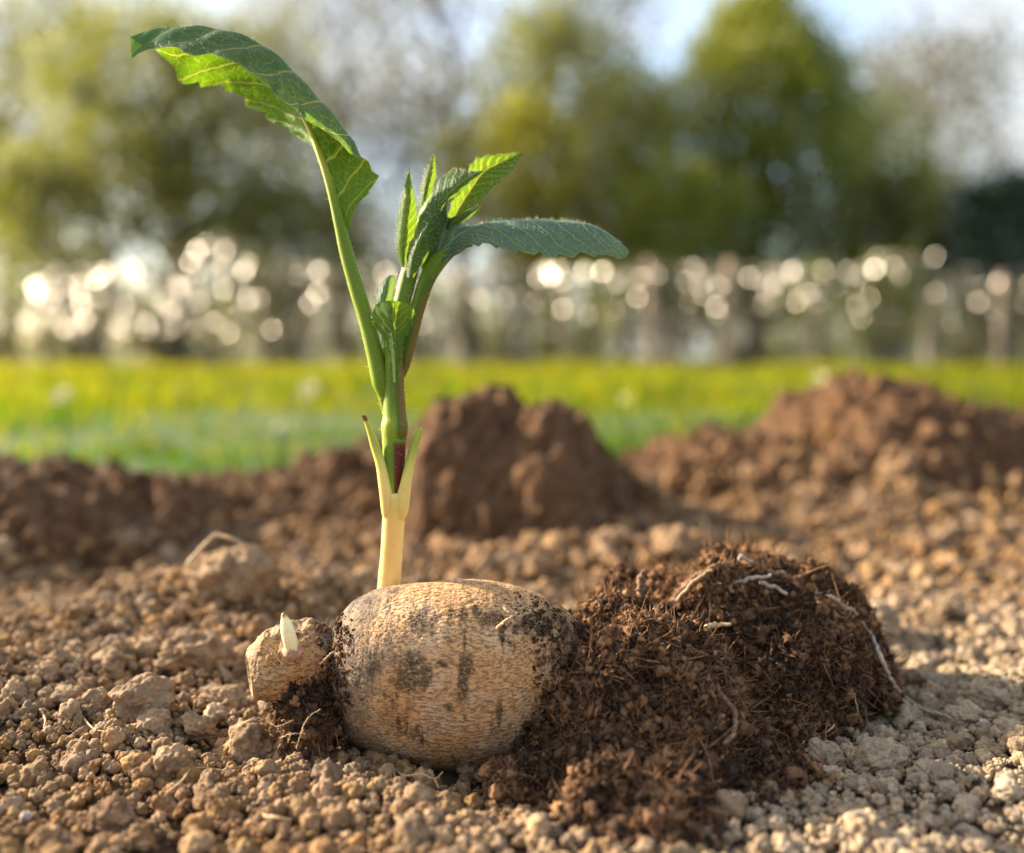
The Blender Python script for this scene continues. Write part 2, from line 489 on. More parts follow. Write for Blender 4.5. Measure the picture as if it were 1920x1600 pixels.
# ------------------------------------------------------------------ ground
MOUNDS = {   # x, y, half-width x, half-width y, height, exponent
    'centre': [(-0.020, 0.630, 0.060, 0.080, 0.090, 0.52), (0.016, 0.628, 0.060, 0.084, 0.078, 0.50), (0.060, 0.665, 0.046, 0.060, 0.034, 0.7)],
    'right': [(0.300, 0.82, 0.115, 0.17, 0.094, 0.60), (0.21, 0.80, 0.16, 0.16, 0.050, 0.95), (0.425, 0.84, 0.10, 0.15, 0.064, 0.75), (0.36, 0.74, 0.13, 0.13, 0.040, 0.9)],
    'left': [(-0.355, 0.58, 0.19, 0.145, 0.048, 0.50), (-0.20, 0.74, 0.16, 0.12, 0.015, 0.9)],
    'low': [(-0.10, 0.78, 0.11, 0.10, 0.042, 0.9), (0.12, 0.82, 0.10, 0.09, 0.030, 0.9)],
}


def base_h(x, y):
    x = np.asarray(x, float); y = np.asarray(y, float)
    h = 0.0045 * fbm2(x, y, 18, 3) + 0.0016 * fbm2(x, y, 70, 3, z=3.0)
    # the bed climbs on the left
    h = h + 0.019 * np.exp(-(((x + 0.118) / 0.055) ** 2 + ((y - 0.405) / 0.050) ** 2)) + 0.010 * np.exp(-(((x + 0.19) / 0.06) ** 2 + ((y - 0.36) / 0.045) ** 2))
    h = h + 0.007 * np.exp(-(((x + 0.13) / 0.06) ** 2 + ((y - 0.30) / 0.04) ** 2))
    h = h + 0.012 * np.exp(-(((x - 0.07) / 0.10) ** 2 + ((y - 0.50) / 0.05) ** 2))
    h = h + 0.020 * np.exp(-(((x - 0.26) / 0.14) ** 2 + ((y - 0.68) / 0.08) ** 2))
    h = h - 0.006 * np.exp(-(((x + 0.02) / 0.05) ** 2 + ((y - 0.275) / 0.03) ** 2))
    fade = np.clip((1.25 - y) / 0.25, 0, 1)
    e = np.clip((y - 0.88) / 0.10, 0, 1); e = e * e * (3 - 2 * e)
    return h * (1 - e) * fade - 0.020 * e


def mound_h(x, y, key):
    out = np.full(np.shape(x), -1.0)
    wx = x + 0.016 * fbm2(x, y, 16, 3, z=9.0); wy = y + 0.016 * fbm2(x, y, 16, 3, z=19.0)
    for (cx, cy, rx, ry, H, e) in MOUNDS[key]:
        r2 = ((wx - cx) / rx) ** 2 + ((wy - cy) / ry) ** 2
        k = np.where(r2 < 1, H * np.clip(1 - r2, 0, 1) ** e, -0.02 * np.minimum(r2 - 1, 1))
        out = np.maximum(out, k)
    n = fbm2(x, y, 55, 4, 0.55, z=4.0); n2 = np.abs(fbm2(x, y, 26, 3, z=14.0))
    cl = cells(x + 0.006 * n, y + 0.006 * n2, 0.030, 3) * 0.6 + cells(x, y, 0.013, 5) * 0.4
    out = out + np.where(out > -0.004, 0.0065 * n + 0.008 * n2 + 0.021 * cl - 0.014, 0)
    return out


def total_h(x, y):
    h = base_h(x, y)
    for k in MOUNDS: h = np.maximum(h, mound_h(x, y, k))
    return h


def sheet(name, x0, x1, y0, y1, nx, ny, hf, mat, warp=1.0):
    xs = np.linspace(x0, x1, nx); ys = y0 + (y1 - y0) * np.linspace(0, 1, ny) ** warp
    X, Y = np.meshgrid(xs, ys, indexing='ij')
    Z = hf(X.ravel(), Y.ravel())
    mb = MB(); mb.add(np.stack([X.ravel(), Y.ravel(), Z], -1), grid_faces(nx, ny))
    return mb.build(name, mat)


g = sheet('garden_soil', -1.3, 1.3, -0.5, 1.3, 520, 420, lambda x, y: base_h(x, y) - 0.0015, M['soil'])
tag(g, kind='structure')
# one sheet to the horizon under everything, carrying the turf
t = NT('turf_ground')
pos = t.pos()
t.col = t.mix(t.ss(t.noise(pos, 3, 4), 0.35, 0.65), (0.022, 0.045, 0.006), (0.05, 0.08, 0.010))
M['turf'] = t.done(t.n('BsdfPrincipled', Base__Color=t.col, Roughness=0.9))
g = sheet('lawn_ground', -250, 250, -40, 400, 60, 120, lambda x, y: np.full_like(x, -0.012), M['turf'], 3.0)
tag(g, kind='structure')

MOUND_LABEL = {
    'centre': 'steep brown heap of dug earth right behind the plant stem',
    'right': 'widest brown heap of dug earth with two tops by the sunny grass',
    'left': 'long flat brown heap of earth behind the crumbly ridge with the big angular clod',
    'low': 'low saddle of brown earth joining the bigger heaps at the edge of the grass',
}
for k in MOUNDS:
    c = np.array(MOUNDS[k])
    x0 = (c[:, 0] - c[:, 2]).min() - 0.03; x1 = (c[:, 0] + c[:, 2]).max() + 0.03
    y0 = (c[:, 1] - c[:, 3]).min() - 0.03; y1 = (c[:, 1] + c[:, 3]).max() + 0.03
    nx = int((x1 - x0) / 0.0016); ny = int((y1 - y0) / 0.0016)
    X, Y = np.meshgrid(np.linspace(x0, x1, nx), np.linspace(y0, y1, ny), indexing='ij')
    x, y = X.ravel(), Y.ravel(); z = mound_h(x, y, k)
    # crumbly sideways roughness so that steep faces break up too
    p3 = np.stack([x, y, z], -1)
    off = np.stack([fbm(p3 * 95 + s, 3) for s in (0, 31, 67)], -1) * 0.0032
    p3 = p3 + off * (z > -0.003)[:, None]
    mb = MB(); q = grid_faces(nx, ny)
    keep = (z[q] > base_h(x, y)[q] - 0.006).any(1)
    q = q[keep]; used = np.unique(q); mp = np.full(len(p3), -1); mp[used] = np.arange(len(used))
    ctr = np.array([c[0, 0], c[0, 1], 0.0])
    mb.add(p3[used], mp[q])
    o = mb.build('soil_mound', M['mound'], origin=ctr)
    tag(o, MOUND_LABEL[k], 'soil heap', 'heaps of dug earth')


# ------------------------------------------------------------------ soil crumbs
def lumpy(sub, seed, levels, low=0.28, sq=(0.75, 1.0)):
    rng = np.random.default_rng(seed)
    v, f = ico(sub)
    r = 1 + low * fbm(v * 1.3 + seed * 7.1, 3)
    p = v * r[:, None]
    for (n, rad, amp) in levels:
        c = rng.normal(size=(n, 3)); c /= np.linalg.norm(c, axis=1)[:, None]
        d = np.full(len(v), 9.0)
        for k in range(0, n, 64):
            d = np.minimum(d, np.sqrt(np.maximum(0, 2 - 2 * v @ c[k:k + 64].T)).min(1))
        b = np.sqrt(np.clip(1 - (d / rad) ** 2, 0, 1))
        p = p + v * (amp * b)[:, None]
    p = p + v * (0.05 * fbm(v * 9 + seed, 3))[:, None]
    p = p * np.array([1.0, rng.uniform(*sq), rng.uniform(*sq)])
    return p / np.abs(p).max(), f


PROT = bpy.data.collections.new('crumb_shapes')          # shapes only, never linked to the scene
for k in range(14):
    p, f = lumpy(4, 100 + k, [(22, 0.6, 0.22), (110, 0.25, 0.13), (420, 0.12, 0.07)], low=0.42)
    mb = MB(); mb.add(p, tris=f)
    o = mb.build('crumb', M['crumb'], link=False); PROT.objects.link(o)


def crumb_points():
    pts = []; scl = []
    def put(n, x0, x1, y0, y1, r0, r1, lift, powr=1.6):
        x = RNG.uniform(x0, x1, n); y = RNG.uniform(y0, y1, n)
        r = r0 + (r1 - r0) * RNG.random(n) ** powr
        return x, y, r, lift
    batches = [
        put(44000, -0.30, 0.30, 0.15, 0.46, 0.0004, 0.0013, 0.9),
        put(18000, -0.30, 0.30, 0.15, 0.46, 0.0011, 0.0024, 0.5),
        put(3000, -0.30, 0.30, 0.15, 0.46, 0.0022, 0.0046, 0.40, 2.4),
        put(9000, -0.62, 0.62, 0.46, 0.78, 0.0016, 0.0034, 0.5),
        put(3600, -0.62, 0.62, 0.46, 0.78, 0.003, 0.0078, 0.3, 2.4),
        put(3600, -0.85, 0.85, 0.78, 0.96, 0.002, 0.005, 0.4),
        put(3500, -0.6, 0.6, -0.1, 0.15, 0.0015, 0.004, 0.4),
    ]
    for x, y, r, lift in batches:
        h = total_h(x, y)
        onm = h > base_h(x, y) + 0.018
        keep = ~(onm & (RNG.random(len(x)) < np.where((x < 0.13) | (h > 0.058), 0.98, 0.70)))
        # patchy: bare hollows here and there
        keep &= (fbm2(x, y, 30, 2, z=7.0) > -0.75)
        x, y, r, h = x[keep], y[keep], r[keep], h[keep]
        z = h + r * (RNG.random(len(x)) * lift + 0.15)
        pts.append(np.stack([x, y, z], -1)); scl.append(r)
    return np.concatenate(pts), np.concatenate(scl)


cp, cs = crumb_points()
me = bpy.data.meshes.new('soil_crumbs'); me.vertices.add(len(cp)); me.vertices.foreach_set('co', cp.astype(np.float32).ravel())
a = me.attributes.new('scl', 'FLOAT', 'POINT'); a.data.foreach_set('value', cs.astype(np.float32))
a = me.attributes.new('rot', 'FLOAT_VECTOR', 'POINT'); a.data.foreach_set('vector', RNG.uniform(0, 6.283, (len(cp), 3)).astype(np.float32).ravel())
a = me.attributes.new('pick', 'INT', 'POINT'); a.data.foreach_set('value', RNG.integers(0, 14, len(cp)).astype(np.int32))
me.materials.append(M['crumb'])
crumbs = bpy.data.objects.new('soil_crumbs', me); COL.objects.link(crumbs)
ng = bpy.data.node_groups.new('scatter_crumbs', 'GeometryNodeTree')
ng.interface.new_socket('Geometry', in_out='INPUT', socket_type='NodeSocketGeometry')
ng.interface.new_socket('Geometry', in_out='OUTPUT', socket_type='NodeSocketGeometry')
gi = ng.nodes.new('NodeGroupInput'); go = ng.nodes.new('NodeGroupOutput')
ci = ng.nodes.new('GeometryNodeCollectionInfo'); ci.inputs[0].default_value = PROT; ci.inputs[1].default_value = True; ci.inputs[2].default_value = True
iop = ng.nodes.new('GeometryNodeInstanceOnPoints'); iop.inputs['Pick Instance'].default_value = True


def named(nm, typ):
    nd = ng.nodes.new('GeometryNodeInputNamedAttribute'); nd.data_type = typ; nd.inputs[0].default_value = nm
    return nd.outputs[0]


ng.links.new(gi.outputs[0], iop.inputs['Points']); ng.links.new(ci.outputs[0], iop.inputs['Instance'])
ng.links.new(named('pick', 'INT'), iop.inputs['Instance Index']); ng.links.new(named('rot', 'FLOAT_VECTOR'), iop.inputs['Rotation'])
ng.links.new(named('scl', 'FLOAT'), iop.inputs['Scale']); ng.links.new(iop.outputs[0], go.inputs[0])
md = crumbs.modifiers.new('scatter', 'NODES'); md.node_group = ng
tag(crumbs, 'loose crumbly tan garden soil covering the bed', 'soil crumbs', kind='stuff')


def march(px, py, hf, d0=0.16, d1=1.6, n=1500):
    d = np.linspace(d0, d1, n)
    w = P(np.full(n, px), np.full(n, py), d)
    k = np.nonzero(w[:, 2] <= hf(w[:, 0], w[:, 1]))[0]
    return (w[k[0]], d[k[0]]) if len(k) else (w[-1], d[-1])


# ------------------------------------------------------------------ clods one can pick out
CLOD_MESH = []
for k in range(7):
    p, f = lumpy(6 if k < 3 else 5, 300 + k, [(9, 1.0, 0.22), (34, 0.5, 0.17), (190, 0.2, 0.11), (900, 0.09, 0.055)], low=0.42, sq=(0.72, 0.98))
    mb = MB(); mb.add(p, tris=f)
    CLOD_MESH.append(mb.build('soil_clod', M['clod'], link=False).data)
CLODS = [  # px of centre x, y of bottom, radius px, squash, mesh, label
    (425, 1160, 84, 1.0, 0, 'big angular brown clod, its lit edges drawn as straw bits'),
    (356, 1285, 68, 0.78, 1, 'broad domed tan clod with a sunlit rim just left of the tuber stub'),
    (262, 1368, 62, 0.8, 2, 'rough tan clod beside the dark gap left of the tuber'),
    (458, 1440, 50, 0.95, 3, 'warm brown round clod below the tuber stub'),
    (283, 1392, 40, 0.85, 4, 'knobbly clod above the bare hollow in the lit crumbs'),
    (368, 1402, 42, 0.8, 5, 'lumpy clod between the knobbly clod and the brown round one'),
    (420, 1345, 46, 0.6, 6, 'low crusted clod touching the underside of the tuber stub'),
    (318, 1475, 40, 1.1, 3, 'upright wedge of soil below the lumpy clods'),
    (170, 1355, 38, 0.85, 1, 'round tan clod farther left than the dark gap'),
    (200, 1270, 40, 0.7, 4, 'soft edged tan clod on the rising left bank'),
    (120, 1330, 30, 0.8, 5, 'small smooth clod on the left bank under the fine roots'),
    (600, 1400, 44, 0.75, 6, 'greyish clod wedged in the shadow between stub and tuber'),
    (395, 1540, 44, 0.9, 0, 'pointed clod in the near crumbs below the wedge of soil'),
    (205, 1575, 42, 0.85, 2, 'blurred clod close to the lens at the near left corner'),
    (1845, 1345, 42, 1.0, 5, 'tall knobbly grey clod beside the end of the long white root'),
    (1800, 1372, 32, 0.8, 3, 'smaller lumpy clod leaning on the tall grey one'),
    (1545, 1455, 42, 0.95, 4, 'grey clod at the foot of the peat clump'),
    (1655, 1468, 52, 0.85, 1, 'wide tan clod right of the grey clod at the peat foot'),
    (1745, 1475, 28, 0.9, 6, 'smooth orange tan clod among the grey crumbs'),
    (1640, 1225, 58, 0.9, 2, 'large blurred orange tan clod behind the right slope of the peat'),
    (1150, 1050, 40, 0.9, 4, 'blurred tan clod behind the tuber at the foot of the steep heap'),
    (1265, 1060, 48, 0.9, 5, 'blurred wide tan clod behind the peat top'),
    (1690, 925, 42, 0.9, 6, 'pale greyish clod lying on the slope of the widest heap'),
]
clod_proto = None
for i, (px, py, rp, sq, mk, lab) in enumerate(CLODS):
    w, d = march(px, py - rp * 0.35, total_h)
    r = rp * d / FPX
    if clod_proto is None:
        o = clod_proto = bpy.data.objects.new('soil_clod', CLOD_MESH[mk])
    else:
        o = clod_proto.copy(); o.data = CLOD_MESH[mk]
    COL.objects.link(o)
    o.location = (w[0], w[1] + r * 0.3, total_h(w[:1], w[1:2])[0] + r * sq * 0.45)
    o.rotation_euler = (random.uniform(-.5, .5), random.uniform(-.5, .5), random.uniform(0, 6.28))
    o.scale = (r * 1.08, r * 1.08, r * sq * 1.08)
    tag(o, lab, 'clod', 'soil clods on the bed')

# white pebble and fragments
for px, py, rp, lab in ((48, 1548, 11, 'small white stone in the near left crumbs'), (1507, 1446, 11, 'tiny white flake on the peat edge by the grey clod')):
    w, d = march(px, py, total_h)
    p, f = lumpy(3, int(px), [(12, 0.6, 0.15)], low=0.25)
    mb = MB(); mb.add(p * rp * d / FPX, tris=f)
    o = mb.build('pebble', M['stone']); o.location = w + np.array([0, 0, 0.0022]); tag(o, lab, 'pebble')

# ------------------------------------------------------------------ the sprouting tuber
tuber = empty('sprouting_tuber', (0, 0.275, 0))
tag(tuber, 'wrinkled tan tuber lying on the soil with a tall green shoot', 'tuber')
PAR = []


def part(mb, name, mats, parent=None, label=None):
    o = mb.build(name, mats)
    o.parent = parent or tuber
    par = o.parent
    off = Vector((0, 0, 0))
    q = par
    while q is not None:
        off += q.location; q = q.parent
    o.location = -off
    if label: o['label'] = label
    return o


TD = 0.284
tx = np.array([604, 608, 618, 638, 670, 720, 790, 870, 930, 980, 1030, 1070, 1100, 1124, 1132])
tt = np.array([1252, 1222, 1192, 1155, 1122, 1102, 1091, 1087, 1091, 1103, 1124, 1150, 1182, 1220, 1240])
tb = np.array([1254, 1290, 1325, 1370, 1404, 1430, 1448, 1453, 1444, 1422, 1388, 1350, 1308, 1265, 1242])
prof = cr(np.stack([tx, tt, tb], -1), 620)
nphi = 560
ph = np.linspace(0, 2 * math.pi, nphi, endpoint=False)
cy = (prof[:, 1] + prof[:, 2]) / 2; rr = (prof[:, 2] - prof[:, 1]) / 2
PX = np.repeat(prof[:, 0:1], nphi, 1)
PY = cy[:, None] - rr[:, None] * np.cos(ph)[None]
D = TD - rr[:, None] * np.sin(ph)[None] * TD / FPX * 0.97
v = P(PX, PY, D).reshape(-1, 3)
ax = np.repeat(P(prof[:, 0], cy, np.full(len(cy), TD))[:, None], nphi, 1).reshape(-1, 3)
nr = v - ax; nr /= np.linalg.norm(nr, axis=1)[:, None] + 1e-9
s = v * np.array([330, 1500, 1500.0])
wr = fbm(s + 0.9 * fbm(v * 420, 2)[:, None], 3, 0.6)
wr = -np.abs(wr)
lump = fbm(v * 45, 3)
girth = fbm(v * np.array([330, 60, 60.0]), 2)
v = v + nr * (0.00036 * wr + 0.0004 * lump + 0.00016 * girth)[:, None]
pxn = PX.ravel(); pyn = PY.ravel()
dirt = np.clip((790 - pxn) / 150, 0, 1) * 0.80 + np.clip((pyn - 1390) / 70, 0, 1) * 0.35 + np.clip((pxn - 985) / 90, 0, 1) * 0.3
dirt = dirt + 0.25 * np.clip((1170 - pyn) / 80, 0, 1)
blotch = np.zeros(len(pxn))
for bx, by, sx_, sy_, am in ((770, 1262, 26, 34, 1.0), (795, 1270, 14, 18, .9), (757, 1285, 16, 12, .7), (875, 1250, 11, 22, 1.0), (866, 1292, 9, 18, 1.0), (872, 1200, 5, 24, .7), (783, 1170, 14, 18, .8), (812, 1165, 8, 22, .6), (865, 1152, 12, 9, .8), (895, 1148, 12, 9, .6), (925, 1160, 22, 12, .8), (1005, 1170, 28, 16, 1.0), (840, 1330, 7, 9, .5), (826, 1245, 14, 7, .5), (700, 1235, 16, 40, .5), (760, 1340, 8, 26, .4), (1020, 1240, 10, 14, .6), (735, 1320, 6, 28, .4)):
    blotch = np.maximum(blotch, am * np.exp(-((pxn - bx) / sx_ / 1.35) ** 2 - ((pyn - by) / sy_ / 1.35) ** 2))
blotch = blotch * (np.sin(np.linspace(0, 2 * math.pi, nphi, endpoint=False)) > -0.2)[None].repeat(len(prof), 0).ravel()
mb = MB(); mb.add(v, grid_faces(len(prof), nphi, True)[:, ::-1], tint=np.clip(dirt, 0, 1))
blotch = np.maximum(blotch, np.clip((pxn - 985 + (1200 - pyn) * 0.30) / 70, 0, 1) * 0.50)
blotch = np.maximum(blotch, np.clip((660 - pxn) / 50, 0, 1) * 0.42)
o = part(mb, 'tuber_body', M['tuber'])
a = o.data.attributes.new('stain', 'FLOAT', 'POINT'); a.data.foreach_set('value', blotch.astype(np.float32))

# crown stub on the left with its cut end
mb = MB()
sp = cr([(672, 1236, .286, 52), (632, 1236, .285, 58), (596, 1237, .283, 73), (552, 1240, .281, 75), (516, 1250, .279, 66), (490, 1258, .2775, 59), (474, 1263, .277, 50), (467, 1266, .2768, 40), (472, 1265, .277, 34), (480, 1263, .2772, 16), (482, 1262, .2773, 2)], 110)
pts = P(sp[:, 0], sp[:, 1], sp[:, 2]); rad = sp[:, 3] * sp[:, 2] / FPX
# keep every ring square to one axis so the cut end stays flat
axis = P(472, 1264, .277) - P(600, 1237, .2835); axis /= np.linalg.norm(axis)
n1 = np.array([0, -1, 0.0]); n1 = n1 - axis * (n1 @ axis); n1 /= np.linalg.norm(n1); n2 = np.cross(axis, n1)
sides = 160; an = np.linspace(0, 2 * math.pi, sides, endpoint=False)
v = pts[:, None] + rad[:, None, None] * (n1[None, None] * np.cos(an)[None, :, None] + n2[None, None] * np.sin(an)[None, :, None])
c = pts[:, None]
k = 0.15 * fbm((v * 95).reshape(-1, 3), 5, 0.6).reshape(len(pts), sides) + 0.05 * -np.abs(fbm((v * np.array([900, 350, 350.])).reshape(-1, 3), 2)).reshape(len(pts), sides)
v = c + (v - c) * (1 + k[..., None])
ring = np.repeat(np.clip((sp[:, 0] - 590) / 40, 0, 1)[:, None], sides, 1)
endd = np.zeros_like(ring); endd[75:] = 0.30
upd = np.clip(v[..., 2] - pts[:, None, 2], 0, 1) / 0.011 * 0.3
mb.add(v.reshape(-1, 3), grid_faces(len(pts), sides, True)[:, ::-1], tint=np.clip(np.maximum(ring, endd) + upd, 0, 1).ravel())
part(mb, 'crown_stub', M['stub'], label='knobbly stub with a cut end')

# pale bud
mb = MB()
bp = cr([(549, 1222, .2672, 11), (545, 1205, .2665, 13.5), (540, 1186, .266, 13), (536, 1168, .266, 10), (533, 1158, .266, 6), (532, 1152, .266, 4.5), (532, 1149, .266, 1)], 40)
tube(mb, P(bp[:, 0], bp[:, 1], bp[:, 2]), bp[:, 3] * bp[:, 2] / FPX, 24, tint=np.repeat(np.clip((1160 - bp[:, 1]) / 8, 0, 1)[:, None], 24, 1), rough=0.06, rs=300)
part(mb, 'bud', M['bud'], label='pale yellow pointed bud')
# soft flesh collar the bud breaks out of
mb = MB()
cpv = cr([(552, 1236, .2685, 4), (550, 1226, .2680, 19), (548, 1212, .2676, 17), (546, 1203, .2676, 11)], 14)
tube(mb, P(cpv[:, 0], cpv[:, 1], cpv[:, 2]), cpv[:, 3] * cpv[:, 2] / FPX, 18, rough=0.25, rs=500)
part(mb, 'bud_collar', simple('bud_collar', (0.34, 0.17, 0.11), 0.6, noise=(700, (0.50, 0.30, 0.2)), sss=0.3))


def hairs(mb, base, direction, length, radius, mi=1):
    """short tapering hairs"""
    n = len(base)
    d = direction / (np.linalg.norm(direction, axis=1)[:, None] + 1e-9)
    a = np.cross(d, np.array([0.3, 1.0, 0.2])); a /= np.linalg.norm(a, axis=1)[:, None] + 1e-9
    b = np.cross(d, a)
    V = np.zeros((n, 4, 3))
    for i in range(3):
        an_ = i * 2.094
        V[:, i] = base + radius * (math.cos(an_) * a + math.sin(an_) * b)
    V[:, 3] = base + d * np.asarray(length).reshape(-1, 1)
    idx = np.arange(n)[:, None] * 4
    f = np.concatenate([idx + np.array([[0, 1, 3]]), idx + np.array([[1, 2, 3]]), idx + np.array([[2, 0, 3]])])
    mb.add(V.reshape(-1, 3), tris=f, mi=mi)


def stem_part(name, ctrl, pig, label=None, parent=None, n=80, sides=28, hair=0, flat=None):
    """ctrl rows: px, py, d, radius px ; pig(px_surface_offset, py) -> pigment"""
    c = cr(ctrl, n)
    pts = P(c[:, 0], c[:, 1], c[:, 2]); rad = c[:, 3] * c[:, 2] / FPX
    v, an = tube_arrays(pts, rad, sides, flat)
    sx = ((v[..., 0] - pts[:, None, 0]) / (rad[:, None] + 1e-9))          # -1 left .. 1 right
    tn = pig(sx, np.repeat(c[:, 1][:, None], sides, 1))
    mb = MB(); tube(mb, pts, rad, sides, tint=tn, rough=0.03, rs=200, flat=flat)
    if hair:
        i = RNG.integers(4, n - 4, hair); j = RNG.integers(0, sides, hair)
        b = v[i, j]; dr = b - pts[i] + RNG.normal(size=(hair, 3)) * rad[i][:, None] * 0.3
        hairs(mb, b, dr, RNG.uniform(0.0005, 0.0013, hair), 0.00006)
    return part(mb, name, [M['stem'], M['hair']], parent, label)


sm = lambda x, a, b: np.clip((x - a) / (b - a), 0, 1) ** 2 * (3 - 2 * np.clip((x - a) / (b - a), 0, 1))
# pale lower stem, coming up from behind the tuber
stem_part('stem_base', [(722, 1160, .297, 20), (728, 1110, .295, 21), (734, 1040, .290, 20.5), (738, 975, .2845, 21), (739.5, 950, .283, 23.5), (740, 934, .2825, 26), (740, 926, .2825, 24), (740, 920, .2825, 8)],
          lambda sx, py: 0.02 + 0.09 * sm(py, 985, 935), label='smooth cream white lower stem')
# two scale leaves at the lower node
stem_part('scale_leaf', [(731, 974, .2838, 9), (728, 960, .2822, 12.5), (727, 945, .281, 13.5), (722, 915, .2795, 11.5), (714, 872, .2795, 9.5), (703, 836, .280, 8.5), (692, 803, .280, 6), (685, 787, .280, 4.6), (681, 779, .280, 4)],
          lambda sx, py: np.where(py < 789, 0.85, 0.06 + 0.27 * sm(py, 920, 830)), n=60, sides=18, label='narrow scale leaf with a dried brown tip')
stem_part('scale_leaf', [(749, 974, .2838, 9), (752, 960, .2822, 12.5), (754, 945, .281, 13.5), (760, 912, .2795, 11), (768, 872, .2795, 9), (776, 840, .280, 8.5), (783, 818, .280, 7.5), (789, 806, .280, 5), (791, 800, .280, 2)],
          lambda sx, py: 0.08 + 0.26 * sm(py, 925, 830) + 0.14 * sm(sx, 0.2, -0.8) * sm(py, 930, 880) * sm(py, 800, 860), n=60, sides=18, label='narrow scale leaf with a bent green tip')


def main_pig(sx, py):
    gpos = 0.50 - 0.12 * sm(py, 860, 935) - 0.10 * sm(py, 740, 800) * sm(py, 860, 800)
    gpos = gpos - 0.06 * sm(sx, -0.1, -0.9)  # lighter left edge, sunlight painted into the pigment
    red = sm(sx, 0.02, 0.10) * sm(py, 822, 838)
    light = sm(sx, 0.1, 0.7) * sm(py, 600, 700) * (1 - sm(py, 815, 828)) * 0.8
    return np.maximum(gpos, 0.98 * red) * (1 - light) + light * 0.80


stem_part('stem', [(741, 940, .2815, 7), (740, 918, .2815, 14), (739, 880, .282, 20), (739, 830, .2825, 22), (740, 808, .2825, 24.5), (740, 797, .2825, 25), (740, 780, .2825, 22), (739, 740, .2825, 20), (739, 690, .2825, 18.5), (742, 640, .2825, 17), (747, 600, .2825, 16), (757, 555, .283, 16), (768, 510, .2835, 16), (781, 465, .284, 15), (794, 430, .284, 11), (800, 408, .284, 5)],
          main_pig, label='green upper stem flushed wine red on one side', n=160, hair=260)


# ---- blades
def blade(name, sections, mi_mid, mat, label=None, parent=None, nu=150, nv=46, serr=(10, 0.06), hair_edge=0, hair_top=0, quilt=(9, 1.6, 0.00035), d0=0.2825, mm=True, flip=False, hair_len=(0.0006, 0.0012)):
    """sections: rows along the leaf of control points (px, py, depth offset mm) from one margin to the other"""
    S = np.asarray(sections, float)
    A = cr(S, nu)                                         # nu, K, 3
    K = A.shape[1]
    B = np.stack([cr(A[i], 121) for i in range(nu)])      # dense across
    W = P(B[..., 0], B[..., 1], d0 + B[..., 2] * 0.001)
    out = np.zeros((nu, nv, 3)); vv = np.zeros((nu, nv))
    for i in range(nu):
        seg = np.linalg.norm(np.diff(W[i], axis=0), axis=1); L = np.concatenate([[0], np.cumsum(seg)])
        km = np.argmin(np.linalg.norm(B[i] - A[i, mi_mid], axis=1)); km = int(np.clip(km, 0, 120))
        Lm = L[km]
        # v from -1 (first margin) through 0 (midrib) to 1 (last margin)
        vs = np.linspace(-1, 1, nv)
        target = np.where(vs < 0, Lm * (1 + vs), Lm + (L[-1] - Lm) * vs)
        for c in range(3): out[i, :, c] = np.interp(target, L, W[i, :, c])
        vv[i] = vs
    u = np.linspace(0, 1, nu)
    # saw-toothed margins
    nT, amp = serr
    saw = ((u * nT) % 1.0); saw = np.where(saw < 0.82, saw / 0.82, (1 - saw) / 0.18)
    env = np.sin(np.pi * np.clip(u, 0, 1)) ** 0.5
    mid = out[:, nv // 2:nv // 2 + 1]
    wgt = (np.abs(vv) ** 5) * ((saw - 0.4) * amp * env)[:, None]
    out = out + (out - mid) * wgt[..., None]
    du = np.gradient(out, axis=0); dv = np.gradient(out, axis=1)
    N = np.cross(du, dv); N /= np.linalg.norm(N, axis=-1)[..., None] + 1e-12
    # quilting between the side veins
    q = quilt[0] * u[:, None] - quilt[1] * np.abs(vv) ** 1.35
    h = np.cos(2 * np.pi * q) * quilt[2] * np.clip(np.abs(vv) * 3, 0, 1) * env[:, None]
    h = h + 0.0004 * fbm((out * 110).reshape(-1, 3), 3).reshape(nu, nv) * env[:, None]
    out = out + N * h[..., None]
    mb = MB()
    f = grid_faces(nu, nv)
    if flip: f = f[:, ::-1]
    mb.add(out.reshape(-1, 3), f, uv=np.stack([np.repeat(u[:, None], nv, 1), vv * 0.5 + 0.5], -1).reshape(-1, 2))
    if hair_edge:
        i = RNG.integers(3, int(nu * 0.95), hair_edge); e = RNG.integers(0, 2, hair_edge) * (nv - 1)
        dr = out[i, e] - out[i, np.where(e == 0, 2, nv - 3)]
        dr = dr / (np.linalg.norm(dr, axis=1)[:, None] + 1e-9) + 0.35 * RNG.normal(size=(hair_edge, 3))
        hairs(mb, out[i, e], dr, RNG.uniform(0.0003, 0.0007, hair_edge), 0.00004)
    if hair_top:
        i = RNG.integers(3, int(nu * 0.93), hair_top); j = RNG.integers(0, nv, hair_top)
        dr = N[i, j] * (-1 if flip else 1) + 0.25 * RNG.normal(size=(hair_top, 3))
        if (N[..., 2].mean() < 0) != flip: dr = -dr
        hairs(mb, out[i, j], dr, RNG.uniform(*hair_len, hair_top), 0.00005)
    return part(mb, name, [mat, M['hair']], parent, label)


green = lambda sx, py: 0.47 - 0.07 * sm(sx, 0.0, -0.9)  # left side lightened in the pigment as if sunlit
